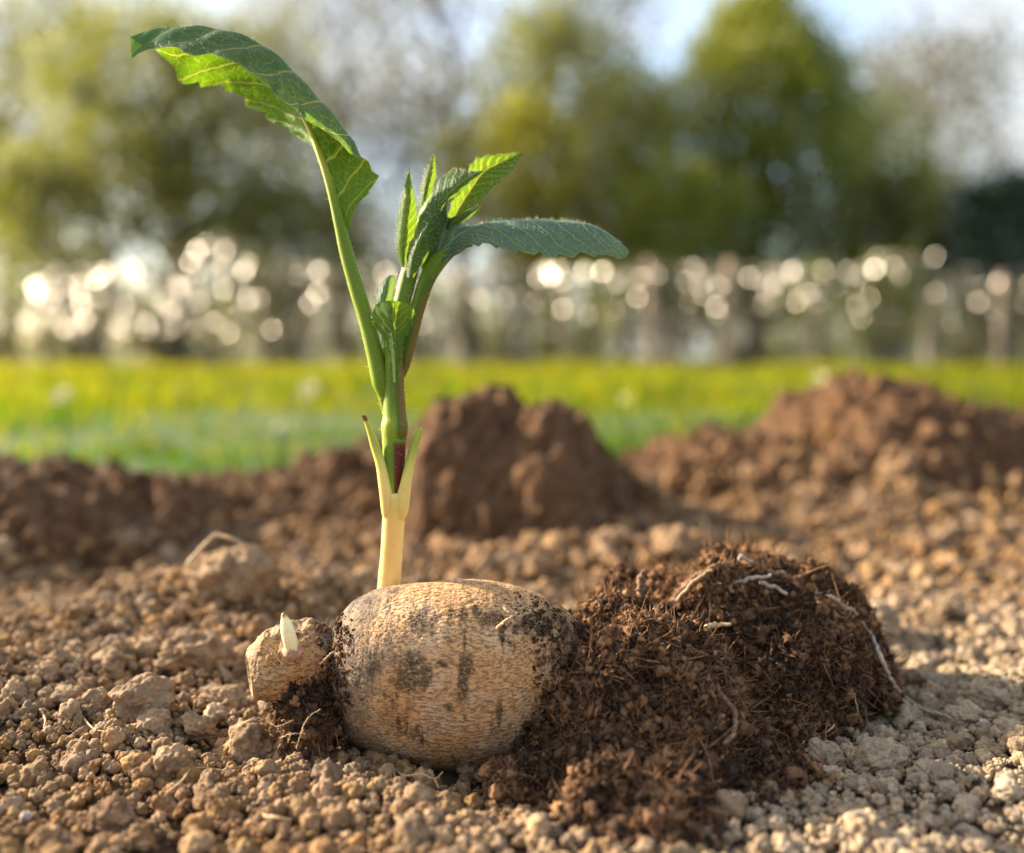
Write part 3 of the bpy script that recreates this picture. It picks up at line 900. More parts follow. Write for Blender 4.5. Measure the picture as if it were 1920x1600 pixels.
# 1. the large arched leaf. columns: far margin, midrib, ridge of the fold, near margin
BL = [
    [(645, 470, 0.5), (645, 468, 0), (647, 466, 0), (649, 464, 0)],
    [(641, 447, 1.5), (643, 446, 0), (650, 441, 0), (653, 438, 0)],
    [(633, 405, 2.5), (635, 408, 0), (655, 395, -1), (668, 388, -1)],
    [(620, 358, 4), (622, 360, 0), (665, 352, -1), (698, 352, -2)],
    [(606, 312, 6), (609, 315, 0), (668, 312, -1), (703, 326, -3)],
    [(590, 280, 9), (596, 280, 1), (660, 272, 0), (684, 302, -6)],
    [(566, 262, 12), (583, 248, 3), (628, 222, 1), (652, 282, -9)],
    [(535, 240, 15), (566, 216, 5), (596, 182, 2), (604, 242, -11)],
    [(496, 214, 17), (540, 178, 7), (560, 142, 3), (560, 213, -12)],
    [(462, 190, 18), (500, 138, 8), (518, 102, 3), (518, 178, -12)],
    [(424, 164, 19), (458, 104, 8), (470, 72, 3), (462, 130, -12)],
    [(385, 158, 19), (415, 82, 8), (420, 56, 2), (415, 105, -12)],
    [(346, 154, 18), (372, 70, 7), (374, 50, 2), (365, 103, -11)],
    [(318, 118, 15), (332, 64, 6), (332, 49, 1), (320, 90, -9)],
    [(291, 92, 10), (296, 66, 4), (292, 54, 0), (286, 92, -7)],
    [(262, 90, 2), (264, 74, -1), (262, 62, -2), (262, 101, -7)],
    [(246, 92, -3), (245, 82, -3), (244, 70, -4), (247, 110, -7)],
]
big = blade('leaf', BL, 1, M['leaf'], 'largest leaf, arched high over to the left', nu=260, nv=70, serr=(12, 0.18), hair_edge=260, hair_top=320, quilt=(9, 1.6, 0.00028), flip=False)
stem_part('petiole', [(727, 775, .2835, 10), (722, 745, .283, 13), (714, 715, .2825, 17), (703, 665, .2825, 16), (688, 605, .2825, 15), (668, 540, .2825, 14), (650, 475, .2825, 13), (637, 420, .2822, 11), (622, 360, .2820, 8.5), (609, 315, .2820, 7.5), (596, 280, .2828, 6.5), (582, 246, .2850, 5), (567, 218, .2870, 3.5)],
          lambda sx, py: 0.48 - 0.16 * sm(py, 420, 290) - 0.07 * sm(sx, 0, -0.9), parent=big, n=120, hair=120)  # lime left edge of the petiole is painted sunlight

# 2. the blue-green leaf reaching right. columns: far margin, midrib/top ridge, near margin hanging
RL = [
    [(812, 498, 0), (813, 500, -1), (815, 502, -1)],
    [(806, 470, 1), (820, 480, -1), (838, 488, -2)],
    [(815, 430, 2), (842, 458, -1), (868, 470, -3)],
    [(828, 404, 2), (862, 440, -1), (884, 462, -5)],
    [(862, 420, 6), (885, 428, 0), (888, 460, -7)],
    [(900, 425, 8), (915, 420, 0), (912, 458, -8)],
    [(945, 419, 10), (955, 414, 0), (950, 469, -9)],
    [(990, 418, 11), (1000, 413, 0), (992, 472, -9)],
    [(1035, 419, 11), (1045, 414, 0), (1036, 480, -9)],
    [(1080, 423, 10), (1090, 418, 0), (1080, 476, -8)],
    [(1120, 436, 8), (1128, 430, 0), (1118, 478, -7)],
    [(1150, 452, 5), (1156, 450, 0), (1146, 478, -5)],
    [(1172, 468, 2), (1174, 466, 0), (1160, 486, -2)],
    [(1179, 476, 0), (1179, 475, 0), (1172, 484, -1)],
]
rl = blade('leaf', RL, 1, M['leaf_blue'], 'blue green leaf stretched level to the right', nu=220, nv=54, serr=(12, 0.14), hair_edge=260, hair_top=420, quilt=(10, 2.2, 0.00035), flip=True, hair_len=(0.0008, 0.0015))
stem_part('petiole', [(752, 705, .2835, 8), (760, 678, .2832, 11), (772, 625, .2832, 13), (786, 568, .2832, 13.5), (803, 520, .2832, 15), (820, 492, .2830, 16), (845, 470, .2828, 12), (868, 452, .2828, 8), (890, 432, .2830, 5), (930, 420, .2832, 3), (1000, 415, .2833, 2)],
          lambda sx, py: 0.50 + 0.20 * sm(sx, -0.6, 0.6) * sm(py, 500, 580) - 0.05 * sm(sx, 0, -0.9), parent=rl, n=110, hair=160)  # slight lightening on the left is sun put into the pigment

# 3. young leaves of the growing tip
blade('leaf', [[(752, 500, 0), (756, 502, -1), (760, 500, 0)], [(743, 470, 0), (752, 468, -2), (768, 470, 0)], [(743, 430, 0), (755, 430, -2), (780, 440, 1)], [(749, 390, 0), (760, 390, -2), (782, 398, 1)], [(757, 355, 0), (765, 352, -1.5), (777, 362, 1)], [(765, 326, 0), (767.5, 324, -.5), (770, 328, .5)], [(768, 315, 0), (768.5, 314, 0), (769, 315, 0)]],
      1, M['leaf_young'], 'upright pointed young leaf left of the tip', nu=110, nv=34, serr=(7, 0.06), hair_edge=90, hair_top=150, quilt=(11, 2, 0.00010), d0=.281)
blade('leaf', [[(784, 415, 0), (790, 418, -1), (797, 415, 0)], [(784, 380, 0), (793, 380, -2), (804, 385, 1)], [(790, 345, 0), (799, 345, -2), (812, 352, 1)], [(800, 315, 0), (808, 314, -1), (817, 328, 1)], [(811, 293, 0), (814, 292, 0), (817, 298, 0)], [(815, 285, 0), (816, 284, 0), (817, 285, 0)]],
      1, M['leaf_young'], 'thin upright young leaf at the very top', nu=100, nv=30, serr=(7, 0.08), hair_edge=120, hair_top=150, quilt=(11, 2, 0.00010), d0=.286)
blade('leaf', [[(762, 520, 0), (768, 522, -2), (776, 520, 0)], [(764, 475, 1), (776, 478, -3), (798, 485, 1)], [(782, 430, 1.5), (796, 435, -3), (832, 430, 3)], [(800, 385, 1.5), (820, 392, -3), (838, 385, 4)], [(822, 345, 2), (845, 360, -3), (850, 372, 2)], [(848, 317, 2), (868, 340, -3), (874, 352, 1)], [(864, 318, 2), (884, 330, -2), (888, 338, 1)], [(880, 322, 1), (897, 324, -1), (898, 328, 0)], [(904, 321, 0), (906, 321, 0), (906, 323, 0)]],
      1, M['leaf_young'], 'curved young leaf leaning right across the tip', nu=150, nv=40, serr=(4, 0.12), hair_edge=150, hair_top=500, quilt=(11, 2, 0.00015), d0=.279, flip=True)
blade('leaf', [[(838, 418, 0), (846, 420, 2), (854, 418, 0)], [(846, 385, 0), (862, 388, 3), (882, 392, -1)], [(866, 345, 0), (885, 352, 3), (908, 368, -2)], [(882, 312, 0), (905, 325, 3), (935, 342, -2)], [(898, 297, 0), (925, 312, 3), (955, 326, -2)], [(930, 291, 0), (950, 300, 2), (968, 312, -2)], [(962, 288, 0), (968, 291, 1), (974, 298, -1)], [(978, 286, 0), (979, 287, 0), (979, 288, 0)]],
      1, M['leaf_young'], 'young leaf spread behind the tip, toothed upper edge', nu=150, nv=40, serr=(9, 0.14), hair_edge=220, hair_top=300, quilt=(11, 2, 0.00020), d0=.289, flip=False)
blade('leaf', [[(836, 430, 0), (840, 432, -1), (845, 430, 0)], [(842, 412, 0), (850, 416, -1.5), (862, 420, 1)], [(862, 402, 0), (870, 406, -1.5), (880, 408, 1)], [(885, 391, 0), (889, 394, -1), (893, 396, 0)], [(900, 383, 0), (901, 384, 0), (902, 385, 0)]],
      1, M['leaf_young'], 'smallest young leaf, a short green point right of the tip', nu=80, nv=24, serr=(8, 0.08), hair_edge=100, hair_top=150, quilt=(9, 2, 0.00010), d0=.2835, flip=True)
blade('leaf', [[(790, 520, 0), (794, 522, -1), (800, 520, 0)], [(792, 490, 0), (804, 495, -2), (816, 492, 1)], [(798, 465, 0), (810, 466, -2), (822, 466, 1)], [(808, 445, 0), (816, 444, -1), (826, 446, 1)], [(822, 428, 0), (823, 427, 0), (824, 428, 0)]],
      1, M['leaf_young'], 'tucked young leaf inside the right fork', nu=80, nv=24, serr=(7, 0.06), hair_top=100, quilt=(9, 2, 0.00010), d0=.2855, flip=True)
blade('leaf', [[(736, 715, -.5), (742, 718, -1.5), (748, 715, -.5)], [(733, 680, -.5), (742, 682, -2), (751, 680, -.5)], [(722, 640, 0), (741, 645, -2.2), (757, 640, 0)], [(703, 612, 0.5), (740, 622, -2.6), (770, 612, 0.5)], [(698, 590, 0), (738, 598, -3.2), (777, 590, 0)], [(704, 572, -1), (738, 574, -4.2), (775, 578, -1)], [(715, 566, -2.5), (738, 564, -5), (768, 571, -2.5)]],
      1, M['leaf_young'], 'short cupped leaf wrapped round the stem', nu=110, nv=50, serr=(5, 0.02), hair_edge=160, hair_top=120, quilt=(7, 2, 0.00010), d0=.2785, flip=False)
blade('leaf', [[(716, 610, 0), (720, 615, -1), (728, 612, 0)], [(704, 580, 0), (716, 580, -2), (732, 580, 1)], [(706, 552, 0), (720, 550, -2), (736, 552, 1)], [(716, 530, 0), (726, 528, -1), (740, 530, 1)], [(730, 517, 0), (735, 516, 0), (740, 518, 0)]],
      1, M['leaf_blue'], 'blue green leaf edge behind the cupped leaf', nu=80, nv=30, serr=(5, 0.03), hair_edge=60, quilt=(7, 2, 0.00010), d0=.2865, flip=True)
mb = MB()
c = cr([(776, 500, .284, 10), (788, 470, .284, 19), (803, 430, .284, 25), (814, 395, .284, 23), (822, 368, .284, 14), (826, 352, .284, 4)], 60)
pts = P(c[:, 0], c[:, 1], c[:, 2]); rad = c[:, 3] * c[:, 2] / FPX
tube(mb, pts, rad, 26, tint=0.46, rough=0.12, rs=260)
vb, _ = tube_arrays(pts, rad, 26)
i = RNG.integers(4, 56, 700); j = RNG.integers(0, 26, 700)
hairs(mb, vb[i, j], vb[i, j] - pts[i], RNG.uniform(0.0004, 0.0009, 700), 0.00004)
part(mb, 'shoot_tip', [M['stem'], M['hair']], label='hairy yellow green growing tip')
# dark leaf base between the left petiole and the stem
blade('leaf', [[(722, 700, 0), (727, 702, -1), (732, 700, 0)], [(716, 680, 0), (724, 680, -1), (734, 682, 0)], [(713, 655, 0), (722, 652, -1), (733, 655, 0)], [(716, 628, 0), (722, 626, 0), (730, 628, 0)]],
      1, M['leaf'], 'dark leaf base in the fork of the left petiole', nu=50, nv=20, serr=(2, 0.01), quilt=(5, 2, 0.00005), d0=.2845, flip=True)

# ------------------------------------------------------------------ peat
def dome(x, y, cx, cy, rxl, rxr, ry, H, e):
    rx = np.where(x < cx, rxl, rxr)
    r2 = ((x - cx) / rx) ** 2 + ((y - cy) / ry) ** 2
    return np.where(r2 < 1, H * np.clip(1 - r2, 0, 1) ** e, -0.02)


def peat_h(x, y):
    x = np.asarray(x, float); y = np.asarray(y, float)
    h = dome(x, y, 0.073, 0.318, 0.058, 0.050, 0.045, 0.0420, 0.50)
    h = np.maximum(h, dome(x, y, 0.036, 0.270, 0.0355, 0.03, 0.027, 0.0345, 0.48))
    h = np.maximum(h, dome(x, y, 0.030, 0.290, 0.026, 0.026, 0.024, 0.0335, 0.55))
    h = np.maximum(h, dome(x, y, 0.054, 0.279, 0.030, 0.034, 0.022, 0.014, 0.6))
    n = fbm2(x, y, 75, 3, 0.6, z=2.0); n2 = fbm2(x, y, 40, 2, z=5.0)
    n3 = np.abs(fbm2(x, y, 150, 2, z=8.0))
    return h + np.where(h > -0.005, 0.0034 * n + 0.0042 * n2 - 0.003 * n3 + 0.0125 * cells(x + 0.003 * n, y + 0.003 * n3, 0.0145, 1) + 0.004 * cells(x, y, 0.0058, 2) - 0.0075, 0)


def spill_h(x, y):
    x = np.asarray(x, float); y = np.asarray(y, float)
    h = dome(x, y, 0.036, 0.250, 0.042, 0.044, 0.022, 0.012, 0.8)
    h = np.maximum(h, dome(x, y, 0.030, 0.226, 0.022, 0.028, 0.016, 0.009, 0.8))
    n = fbm2(x, y, 110, 3, 0.6, z=2.0); n2 = fbm2(x, y, 38, 2, z=6.0)
    return h + np.where(h > -0.016, 0.002 * n + 0.008 * n2 + 0.006 * cells(x + 0.002 * n, y, 0.010, 4) - 0.0035, 0)


def add_peat(mb, hf, box, n_lumps, n_fib, size=(0.0010, 0.0030), keep=None, core=True, front=None):
    x0, x1, y0, y1 = box
    if core:
        nx = int((x1 - x0) / 0.0009); ny = int((y1 - y0) / 0.0009)
        X, Y = np.meshgrid(np.linspace(x0, x1, nx), np.linspace(y0, y1, ny), indexing='ij')
        z = hf(X.ravel(), Y.ravel()) - 0.0025; p = np.stack([X.ravel(), Y.ravel(), z], -1)
        p = p + 0.0016 * np.stack([fbm(p * 260 + s_, 3) for s_ in (0, 21, 43)], -1)
        q = grid_faces(nx, ny); q = q[(z[q] > -0.006).all(1)]
        mb.add(p, q, tint=np.clip(0.15 + 0.3 * fbm(p * 150, 2), 0, 1))
    def surf(n):
        out = []
        tot = 0
        while tot < n:
            x = RNG.uniform(x0, x1, n * 3); y = RNG.uniform(y0, y1, n * 3); z = hf(x, y)
            e = 0.0006
            gx = (hf(x + e, y) - hf(x - e, y)) / (2 * e); gy = (hf(x, y + e) - hf(x, y - e)) / (2 * e)
            area = np.sqrt(1 + np.minimum(gx * gx + gy * gy, 16))
            ok = (z > -0.001) & (RNG.random(n * 3) < area / 4.2)
            nn = np.stack([-gx, -gy, np.ones_like(gx)], -1); nn /= np.linalg.norm(nn, axis=1)[:, None]
            # spread steep faces down their height
            zz = np.stack([x, y, z], -1)[ok]
            out.append((zz, nn[ok])); tot += ok.sum()
        a = np.concatenate([o_[0] for o_ in out])[:n]; b = np.concatenate([o_[1] for o_ in out])[:n]
        return a, b
    pos_, nrm = surf(n_lumps)
    zone = 0.34 * fbm(pos_ * 55, 2)
    V0, F0 = ico(2)
    vs = []; fs = []; ts = []
    for i in range(n_lumps):
        r = size[0] + (size[1] - size[0]) * RNG.random() ** 2
        Rm = rotmat(RNG)
        s3 = np.array([1.0, RNG.uniform(.45, 1), RNG.uniform(.35, .9)])
        vs.append(((V0 * s3) @ Rm.T) * r + pos_[i] + nrm[i] * (RNG.uniform(-0.0012, 0.0012) + 0.2 * r)); fs.append(F0 + i * len(V0))
        ts.append(np.full(len(V0), np.clip(RNG.normal(0.20, 0.2) + zone[i] + 0.25 * (RNG.random() < 0.12), 0, 1)))
    v_ = np.concatenate(vs)
    # rough every crumb of peat
    k = np.stack([fbm(v_ * 900 + s_, 2, 0.8) for s_ in (3, 37, 71)], -1)
    v_ = v_ + 0.0012 * k
    mb.add(v_, tris=np.concatenate(fs), tint=np.concatenate(ts))
    # fibres
    bp_, bn = surf(n_fib)
    ns = 5
    dirs = RNG.normal(size=(n_fib, 3)) + bn * 0.15; dirs /= np.linalg.norm(dirs, axis=1)[:, None]
    bend = RNG.normal(size=(n_fib, 3)) * 1.1
    L = RNG.uniform(0.0010, 0.0042, n_fib) * (1 + 1.2 * (RNG.random(n_fib) < 0.08))
    rad = RNG.uniform(0.00006, 0.00023, n_fib)
    tl = np.linspace(0, 1, ns)
    cen = bp_[:, None] + bn[:, None] * 0.0004 + L[:, None, None] * (dirs[:, None] * (tl[None, :, None] - 0.2) + bend[:, None] * (tl[None, :, None] ** 2) * 0.5)
    cen = cen + RNG.normal(size=cen.shape) * 0.00012
    sa = np.cross(dirs, bend); sa /= np.linalg.norm(sa, axis=1)[:, None] + 1e-9
    sb = np.cross(sa, dirs)
    rr_ = rad[:, None] * np.array([0.7, 1, 1, 0.8, 0.25])[None]
    V = np.zeros((n_fib, ns, 3, 3))
    for i in range(3):
        V[:, :, i] = cen + rr_[..., None] * (math.cos(i * 2.094) * sa[:, None] + math.sin(i * 2.094) * sb[:, None])
    qf = grid_faces(ns, 3, True)
    Q = (np.arange(n_fib)[:, None, None] * ns * 3 + qf[None]).reshape(-1, 4)
    tf = np.clip(RNG.normal(0.36, 0.28, n_fib) + 0.4 * fbm(bp_ * 55, 2), 0, 1)
    mb.add(V.reshape(-1, 3), Q, tint=np.repeat(tf, ns * 3))


clump = empty('peat_clump', (0.073, 0.315, 0))
tag(clump, 'large dark brown fibrous clump of peat with pale roots against the tuber', 'peat clump')


def cpart(mb, name, mats, label=None, parent=clump):
    o = mb.build(name, mats); o.parent = parent; o.location = -parent.location
    if label: o['label'] = label
    return o


mb = MB(); add_peat(mb, peat_h, (0.0, 0.13, 0.24, 0.37), 7500, 38000, size=(0.0006, 0.0022))
cpart(mb, 'fibrous_peat', M['peat'])
spill = MB(); add_peat(spill, spill_h, (-0.012, 0.086, 0.200, 0.280), 1500, 9000, size=(0.0007, 0.0026))
o = spill.build('peat_heap', M['peat'], origin=(0.032, 0.245, 0))
tag(o, 'low blurred spread of dark peat crumbs in front of the large clump', 'peat heap')


def on_peat(px, py, lift=0.001):
    w, d = march(px, py, lambda x, y: np.maximum(peat_h(x, y), np.maximum(spill_h(x, y), base_h(x, y))), 0.2, 0.5, 1200)
    return w + np.array([0, -lift * 0.6, lift * 0.8])


def root(name, pix, rpx, mat, label=None, lift=0.0015, parent=clump, rough=0.25, d=None, n=60):
    w = np.array([on_peat(a_, b_, lift) if d is None else P(a_, b_, d) for a_, b_ in pix])
    rp = np.atleast_1d(np.asarray(rpx, float)); rp = np.interp(np.linspace(0, 1, n), np.linspace(0, 1, len(rp)), rp)
    c_ = cr(w, n); c_ = c_ + 0.0005 * np.stack([fbm(c_ * 330 + s_, 2) for s_ in (1, 23, 47)], -1)
    mb = MB(); tube(mb, c_, rp * 0.8 * 0.000155, 10, rough=rough, rs=900)
    return cpart(mb, name, mat, label, parent)


root('root', [(1608, 1180), (1628, 1210), (1645, 1250), (1662, 1290), (1692, 1325), (1725, 1347), (1752, 1355), (1778, 1364)], [2.5, 4, 5, 5.5, 5.5, 5, 4, 2.5], M['root_white'], 'long pale root trailing down the right slope', lift=0.0045)
root('root', [(1375, 1098), (1384, 1066), (1390, 1042), (1398, 1048), (1412, 1056)], [4, 4.5, 4, 5, 3], M['root_white'], 'bent pale root standing up at the top', d=0.306)
root('root', [(1330, 1110), (1360, 1100), (1400, 1088), (1445, 1078)], [3, 4, 5, 4], M['root_white'], d=0.300)
root('root', [(1528, 1112), (1556, 1120), (1582, 1136), (1608, 1152)], [5, 6, 5, 4], M['root_white'], 'rough pale root jutting out on the right', d=0.305)
root('root', [(1422, 1108), (1445, 1117), (1470, 1130)], [5, 5.5, 4], M['root_white'], 'short white root end', lift=0.004)
root('root', [(1440, 1072), (1470, 1078), (1487, 1090), (1500, 1104)], [5, 7, 6, 4], M['twig'], d=0.306)
root('straw_bit', [(1318, 1194), (1340, 1189), (1366, 1186)], [6, 5.5, 4.5], M['straw'], 'cut pale straw bit', lift=0.004, rough=0.1)
root('twig', [(1262, 1130), (1290, 1100), (1320, 1075), (1358, 1054)], [11, 13, 12, 4], M['twig'], 'thick brown twig leaning over the top', d=0.300, rough=0.5)
root('twig', [(1268, 1128), (1300, 1092), (1335, 1068)], [3, 4, 3], M['straw'], d=0.2975)
root('twig', [(1196, 1140), (1203, 1105), (1205, 1082), (1212, 1068)], [12, 11, 11, 4], M['twig'], 'stubby upright brown twig', d=0.296, rough=0.6)
root('root', [(1345, 1315), (1372, 1350), (1370, 1390), (1352, 1410)], [5, 6, 5, 3], M['twig'], 'hooked tan root on the front', lift=0.004)
root('root', [(1560, 1370), (1530, 1395), (1500, 1405)], [2, 2, 1.5], M['straw'], lift=0.003)
root('root', [(1598, 1310), (1602, 1345), (1612, 1368)], [1.6, 1.6, 1], M['straw'], lift=0.003)

# peat that clings to the crown stub and the tuber neck
mb = MB()


def cling_h(x, y):
    x = np.asarray(x, float); y = np.asarray(y, float)
    h = dome(x, y, -0.0555, 0.278, 0.011, 0.010, 0.016, 0.027, 0.5)
    return h + np.where(h > -0.005, 0.002 * fbm2(x, y, 130, 3, 0.6), 0)


add_peat(mb, cling_h, (-0.070, -0.042, 0.255, 0.298), 420, 2600, size=(0.0007, 0.002))
part(mb, 'clinging_peat', M['peat'], label='dark peat crumbs stuck under the stub')
# specks of peat scattered on the skin of tuber and stub
mb = MB(); V0, F0 = ico(1); n = 0
vs = []; fs = []; ts = []
for i in range(7000):
    if i < 4500: px, py = RNG.normal(622, 9 if i < 1100 else 16) + 10 * math.sin(i), RNG.uniform(1150, 1345)
    elif i < 6000: px, py = RNG.normal(1020, 34), RNG.normal(1165, 28)
    else: px, py = RNG.uniform(1000, 1060), RNG.uniform(1150, 1420)
    kx = np.interp(px, prof[:, 0], np.arange(len(prof))); c0 = np.interp(kx, np.arange(len(prof)), cy); r0 = np.interp(kx, np.arange(len(prof)), rr)
    if px < 612:
        c0, r0 = 1237, 70
    q_ = (py - c0) / max(r0, 1e-3)
    if abs(q_) > 0.99: continue
    d = TD - math.sqrt(1 - q_ * q_) * r0 * TD / FPX * 0.97
    w = P(px, py, d - 0.0002)
    if fbm(np.array([[px / 14, py / 14, 1.0]]), 2)[0] < -0.05: continue
    r = 0.00009 + 0.00042 * RNG.random() ** 3
    if i < 1100: r *= 2.0
    vs.append(((V0 * np.array([1, .7, .6])) @ rotmat(RNG).T) * r + w + RNG.normal(size=(len(V0), 3)) * r * 0.4); fs.append(F0 + n * len(V0)); n += 1
    ts.append(np.full(len(V0), np.clip(RNG.normal(.15, .15), 0, 1)))
mb.add(np.concatenate(vs), tris=np.concatenate(fs), tint=np.concatenate(ts))
o = part(mb, 'peat_specks', M['peat']); o['kind'] = 'stuff'


def rootlets(name, paths, parent_part=True, rpx=1.3, mat='straw', label=None):
    mb = MB()
    for pth in paths:
        w = np.array([P(a_, b_, c_) for a_, b_, c_ in pth])
        tube(mb, cr(w, 40) + RNG.normal(size=(40, 3)) * 0.00008, np.linspace(rpx, rpx * 0.5, 40) * 0.00015, 6)
    return part(mb, name, M[mat], label=label)


rootlets('fine_root', [[(745, 1448, .262), (760, 1455, .256), (790, 1452, .255), (815, 1460, .253), (830, 1448, .255)], [(815, 1460, .253), (822, 1478, .250)], [(735, 1440, .262), (742, 1456, .257), (756, 1462, .255)]], rpx=2.2, label='thin pale roots under the belly')
rootlets('fine_root', [[(525, 1385, .262), (545, 1376, .260), (572, 1376, .260)], [(545, 1376, .260), (540, 1392, .258)], [(555, 1405, .258), (575, 1350, .260), (600, 1330, .262)], [(498, 1350, .262), (520, 1362, .260), (550, 1350, .26)]], rpx=1.2)
rootlets('fine_root', [[(928, 1186, .2615), (938, 1172, .2605), (958, 1158, .2605), (968, 1150, .262)], [(945, 1138, .2625), (955, 1148, .261), (968, 1150, .262)]], rpx=3.4, mat='straw', label='short pale root crust on the top right')
rootlets('dry_fibre', [[(496, 1212, .268), (510, 1225, .267), (530, 1245, .2665)], [(500, 1210, .268), (520, 1232, .2665)], [(600, 1245, .266), (625, 1222, .266)]], rpx=2.2)

# ------------------------------------------------------------------ loose dry bits on the soil
def dry_bit(name, pix, rpx, lab, mat='straw', lift=0.003, cat='dry stem'):
    ws = []
    for (a_, b_, l_) in pix:
        w, d = march(a_, b_, total_h); ws.append(P(a_, b_, l_ if l_ > 0.2 else max(0.12, d - l_)))
    c_ = cr(np.array(ws), 40); ctr = c_.mean(0)
    d = np.linalg.norm(ctr - np.array([0, 0, CAM_H]))
    mb = MB(); tube(mb, c_, np.linspace(1, 0.6, 40) * rpx * d / FPX, 8, rough=0.15, rs=400)
    o = mb.build(name, M[mat], origin=ctr); tag(o, lab, cat)


dry_bit('dry_straw', [(350, 1062, .362), (378, 1028, .365), (403, 1003, .368)], 5, 'straw strip put in for the lit left edge of the big angular clod')  # straw shape added in place of the clod's lit left edge
dry_bit('dry_straw', [(403, 1003, .368), (432, 1010, .366), (466, 1026, .364)], 4, 'straw strip put in for the lit top edge of the big angular clod')  # same for the sunlit top edge, added as a straw
dry_bit('dry_root', [(62, 1145, .0), (85, 1115, .01), (110, 1108, .01), (128, 1120, .0)], 3, 'thin arched dry root on the far left crest', cat='dry root')
dry_bit('dry_root', [(310, 1490, .006), (340, 1465, .008), (365, 1440, .008), (420, 1445, .006)], 2.2, 'fine dry root draped below the brown round clod', cat='dry root')
dry_bit('dry_root', [(75, 1330, .004), (85, 1350, .006), (82, 1365, .004)], 2.2, 'short yellowish root thread on the left crumbs', cat='dry root')
dry_bit('dry_root', [(215, 1290, .004), (222, 1320, .006), (218, 1345, .004)], 1.6, 'hair thin root hanging beside the dark gap', cat='dry root')
dry_bit('dry_root', [(155, 1345, .004), (178, 1368, .006), (200, 1372, .004)], 1.8, 'curled root fibre above the bare hollow', cat='dry root')
dry_bit('dry_straw', [(490, 1530, .004), (520, 1534, .006), (545, 1538, .004)], 5, 'pale flat straw lying among the near crumbs')
dry_bit('dry_root', [(1745, 1045, .0), (1770, 1000, .02), (1800, 985, .02), (1830, 990, .0)], 5, 'blurred arched root on the soil far right', cat='dry root')
dry_bit('dry_straw', [(1300, 985, .0), (1318, 975, .01), (1322, 1010, .01)], 5, 'bent straw sticking up behind the peat top')

# ------------------------------------------------------------------ grass
def blades(mb, x, y, h, w, rng):
    n = len(x)
    az = rng.uniform(0, 6.283, n); lean = rng.uniform(0.1, 0.7, n)
    base = np.stack([x, y, np.full(n, -0.012)], -1)
    side = np.stack([np.cos(az), np.sin(az), np.zeros(n)], -1)
    fw = np.stack([-np.sin(az), np.cos(az), np.zeros(n)], -1)
    up = np.array([0, 0, 1.0])
    mid = base + up * (h * 0.6)[:, None] + fw * (h * lean * 0.25)[:, None]
    tip = base + up * (h * (1 - 0.25 * lean))[:, None] + fw * (h * lean * 0.8)[:, None]
    hw = (w * 0.5)[:, None]
    V = np.stack([base - side * hw, base + side * hw, mid - side * hw * 0.8, mid + side * hw * 0.8, tip], 1)
    idx = np.arange(n)[:, None] * 5
    mb.add(V.reshape(-1, 3), idx + np.array([[0, 1, 3, 2]]), idx + np.array([[2, 3, 4]]), tint=np.repeat(np.clip(0.75 * rng.random(n) ** 1.3 + 1.1 * fbm2(x * 0.6, y, 1.1, 3, z=8.0), 0, 1), 5))


def lawn(name, label, mat, zones):
    mb = MB()
    for (n, y0, y1, spread, h0, h1, w0, w1) in zones:
        y = RNG.uniform((y0 - 0.1 * (y0 == 1.0)) ** 0.5, y1 ** 0.5, n) ** 2
        x = RNG.uniform(-1, 1, n) * (0.35 + spread * y)
        edge = 0.91 + 0.06 * fbm2(x, np.zeros_like(x), 2.2, 3) + 0.10 * np.clip(x * 2, 0, 2.2)
        k = y > edge
        x, y = x[k], y[k]
        tuft = np.clip(0.75 + 1.2 * fbm2(x, y * 0.7, 1.4, 3) + 0.5 * fbm2(x, y, 6.0, 2) + 0.5 * np.clip((-x / (y + .1) - 0.38) * 4, 0, 1) * (y > 5), 0.25, 1.9)
        pk = RNG.random(len(x)) < np.clip(0.7 + 1.0 * fbm2(x, y, 2.3, 3, z=4.0), 0.45, 1); x, y, tuft = x[pk], y[pk], tuft[pk]
        blades(mb, x, y, tuft * RNG.uniform(h0, h1, len(x)), RNG.uniform(w0, w1, len(x)), RNG)
    o = mb.build(name, mat, smooth=False); tag(o, label, 'grass', kind='stuff')


M['grass_far'] = foliage_material('sun_toned_blades', (0.090, 0.105, 0.009), (0.23, 0.20, 0.014), (0.27, 0.255, 0.005), 0.55, 0.7, 0.15)  # yellower tone, the sunlight on the far lawn put into the colour
lawn('lawn_grass', 'short lawn grass just beyond the earth heaps, shade put into its green', M['grass_near'], [(26000, 1.0, 2.6, 0.8, 0.015, 0.05, 0.002, 0.004), (16000, 2.3, 7.0, 0.75, 0.03, 0.075, 0.004, 0.008)])
lawn('sun_toned_grass', 'yellow green grass reaching to the hedge, sunlight put into its colour', M['grass_far'], [(7000, 1.15, 2.6, 0.75, 0.02, 0.05, 0.003, 0.005), (18000, 2.1, 5.0, 0.75, 0.03, 0.085, 0.004, 0.007), (34000, 5.0, 10.5, 0.7, 0.04, 0.10, 0.006, 0.012)])

# ------------------------------------------------------------------ trees, hedge, fence
def at(px, D, py=670):
    return (px - 960) * D / FPX, D, CAM_H + (670 - py) * D / FPX


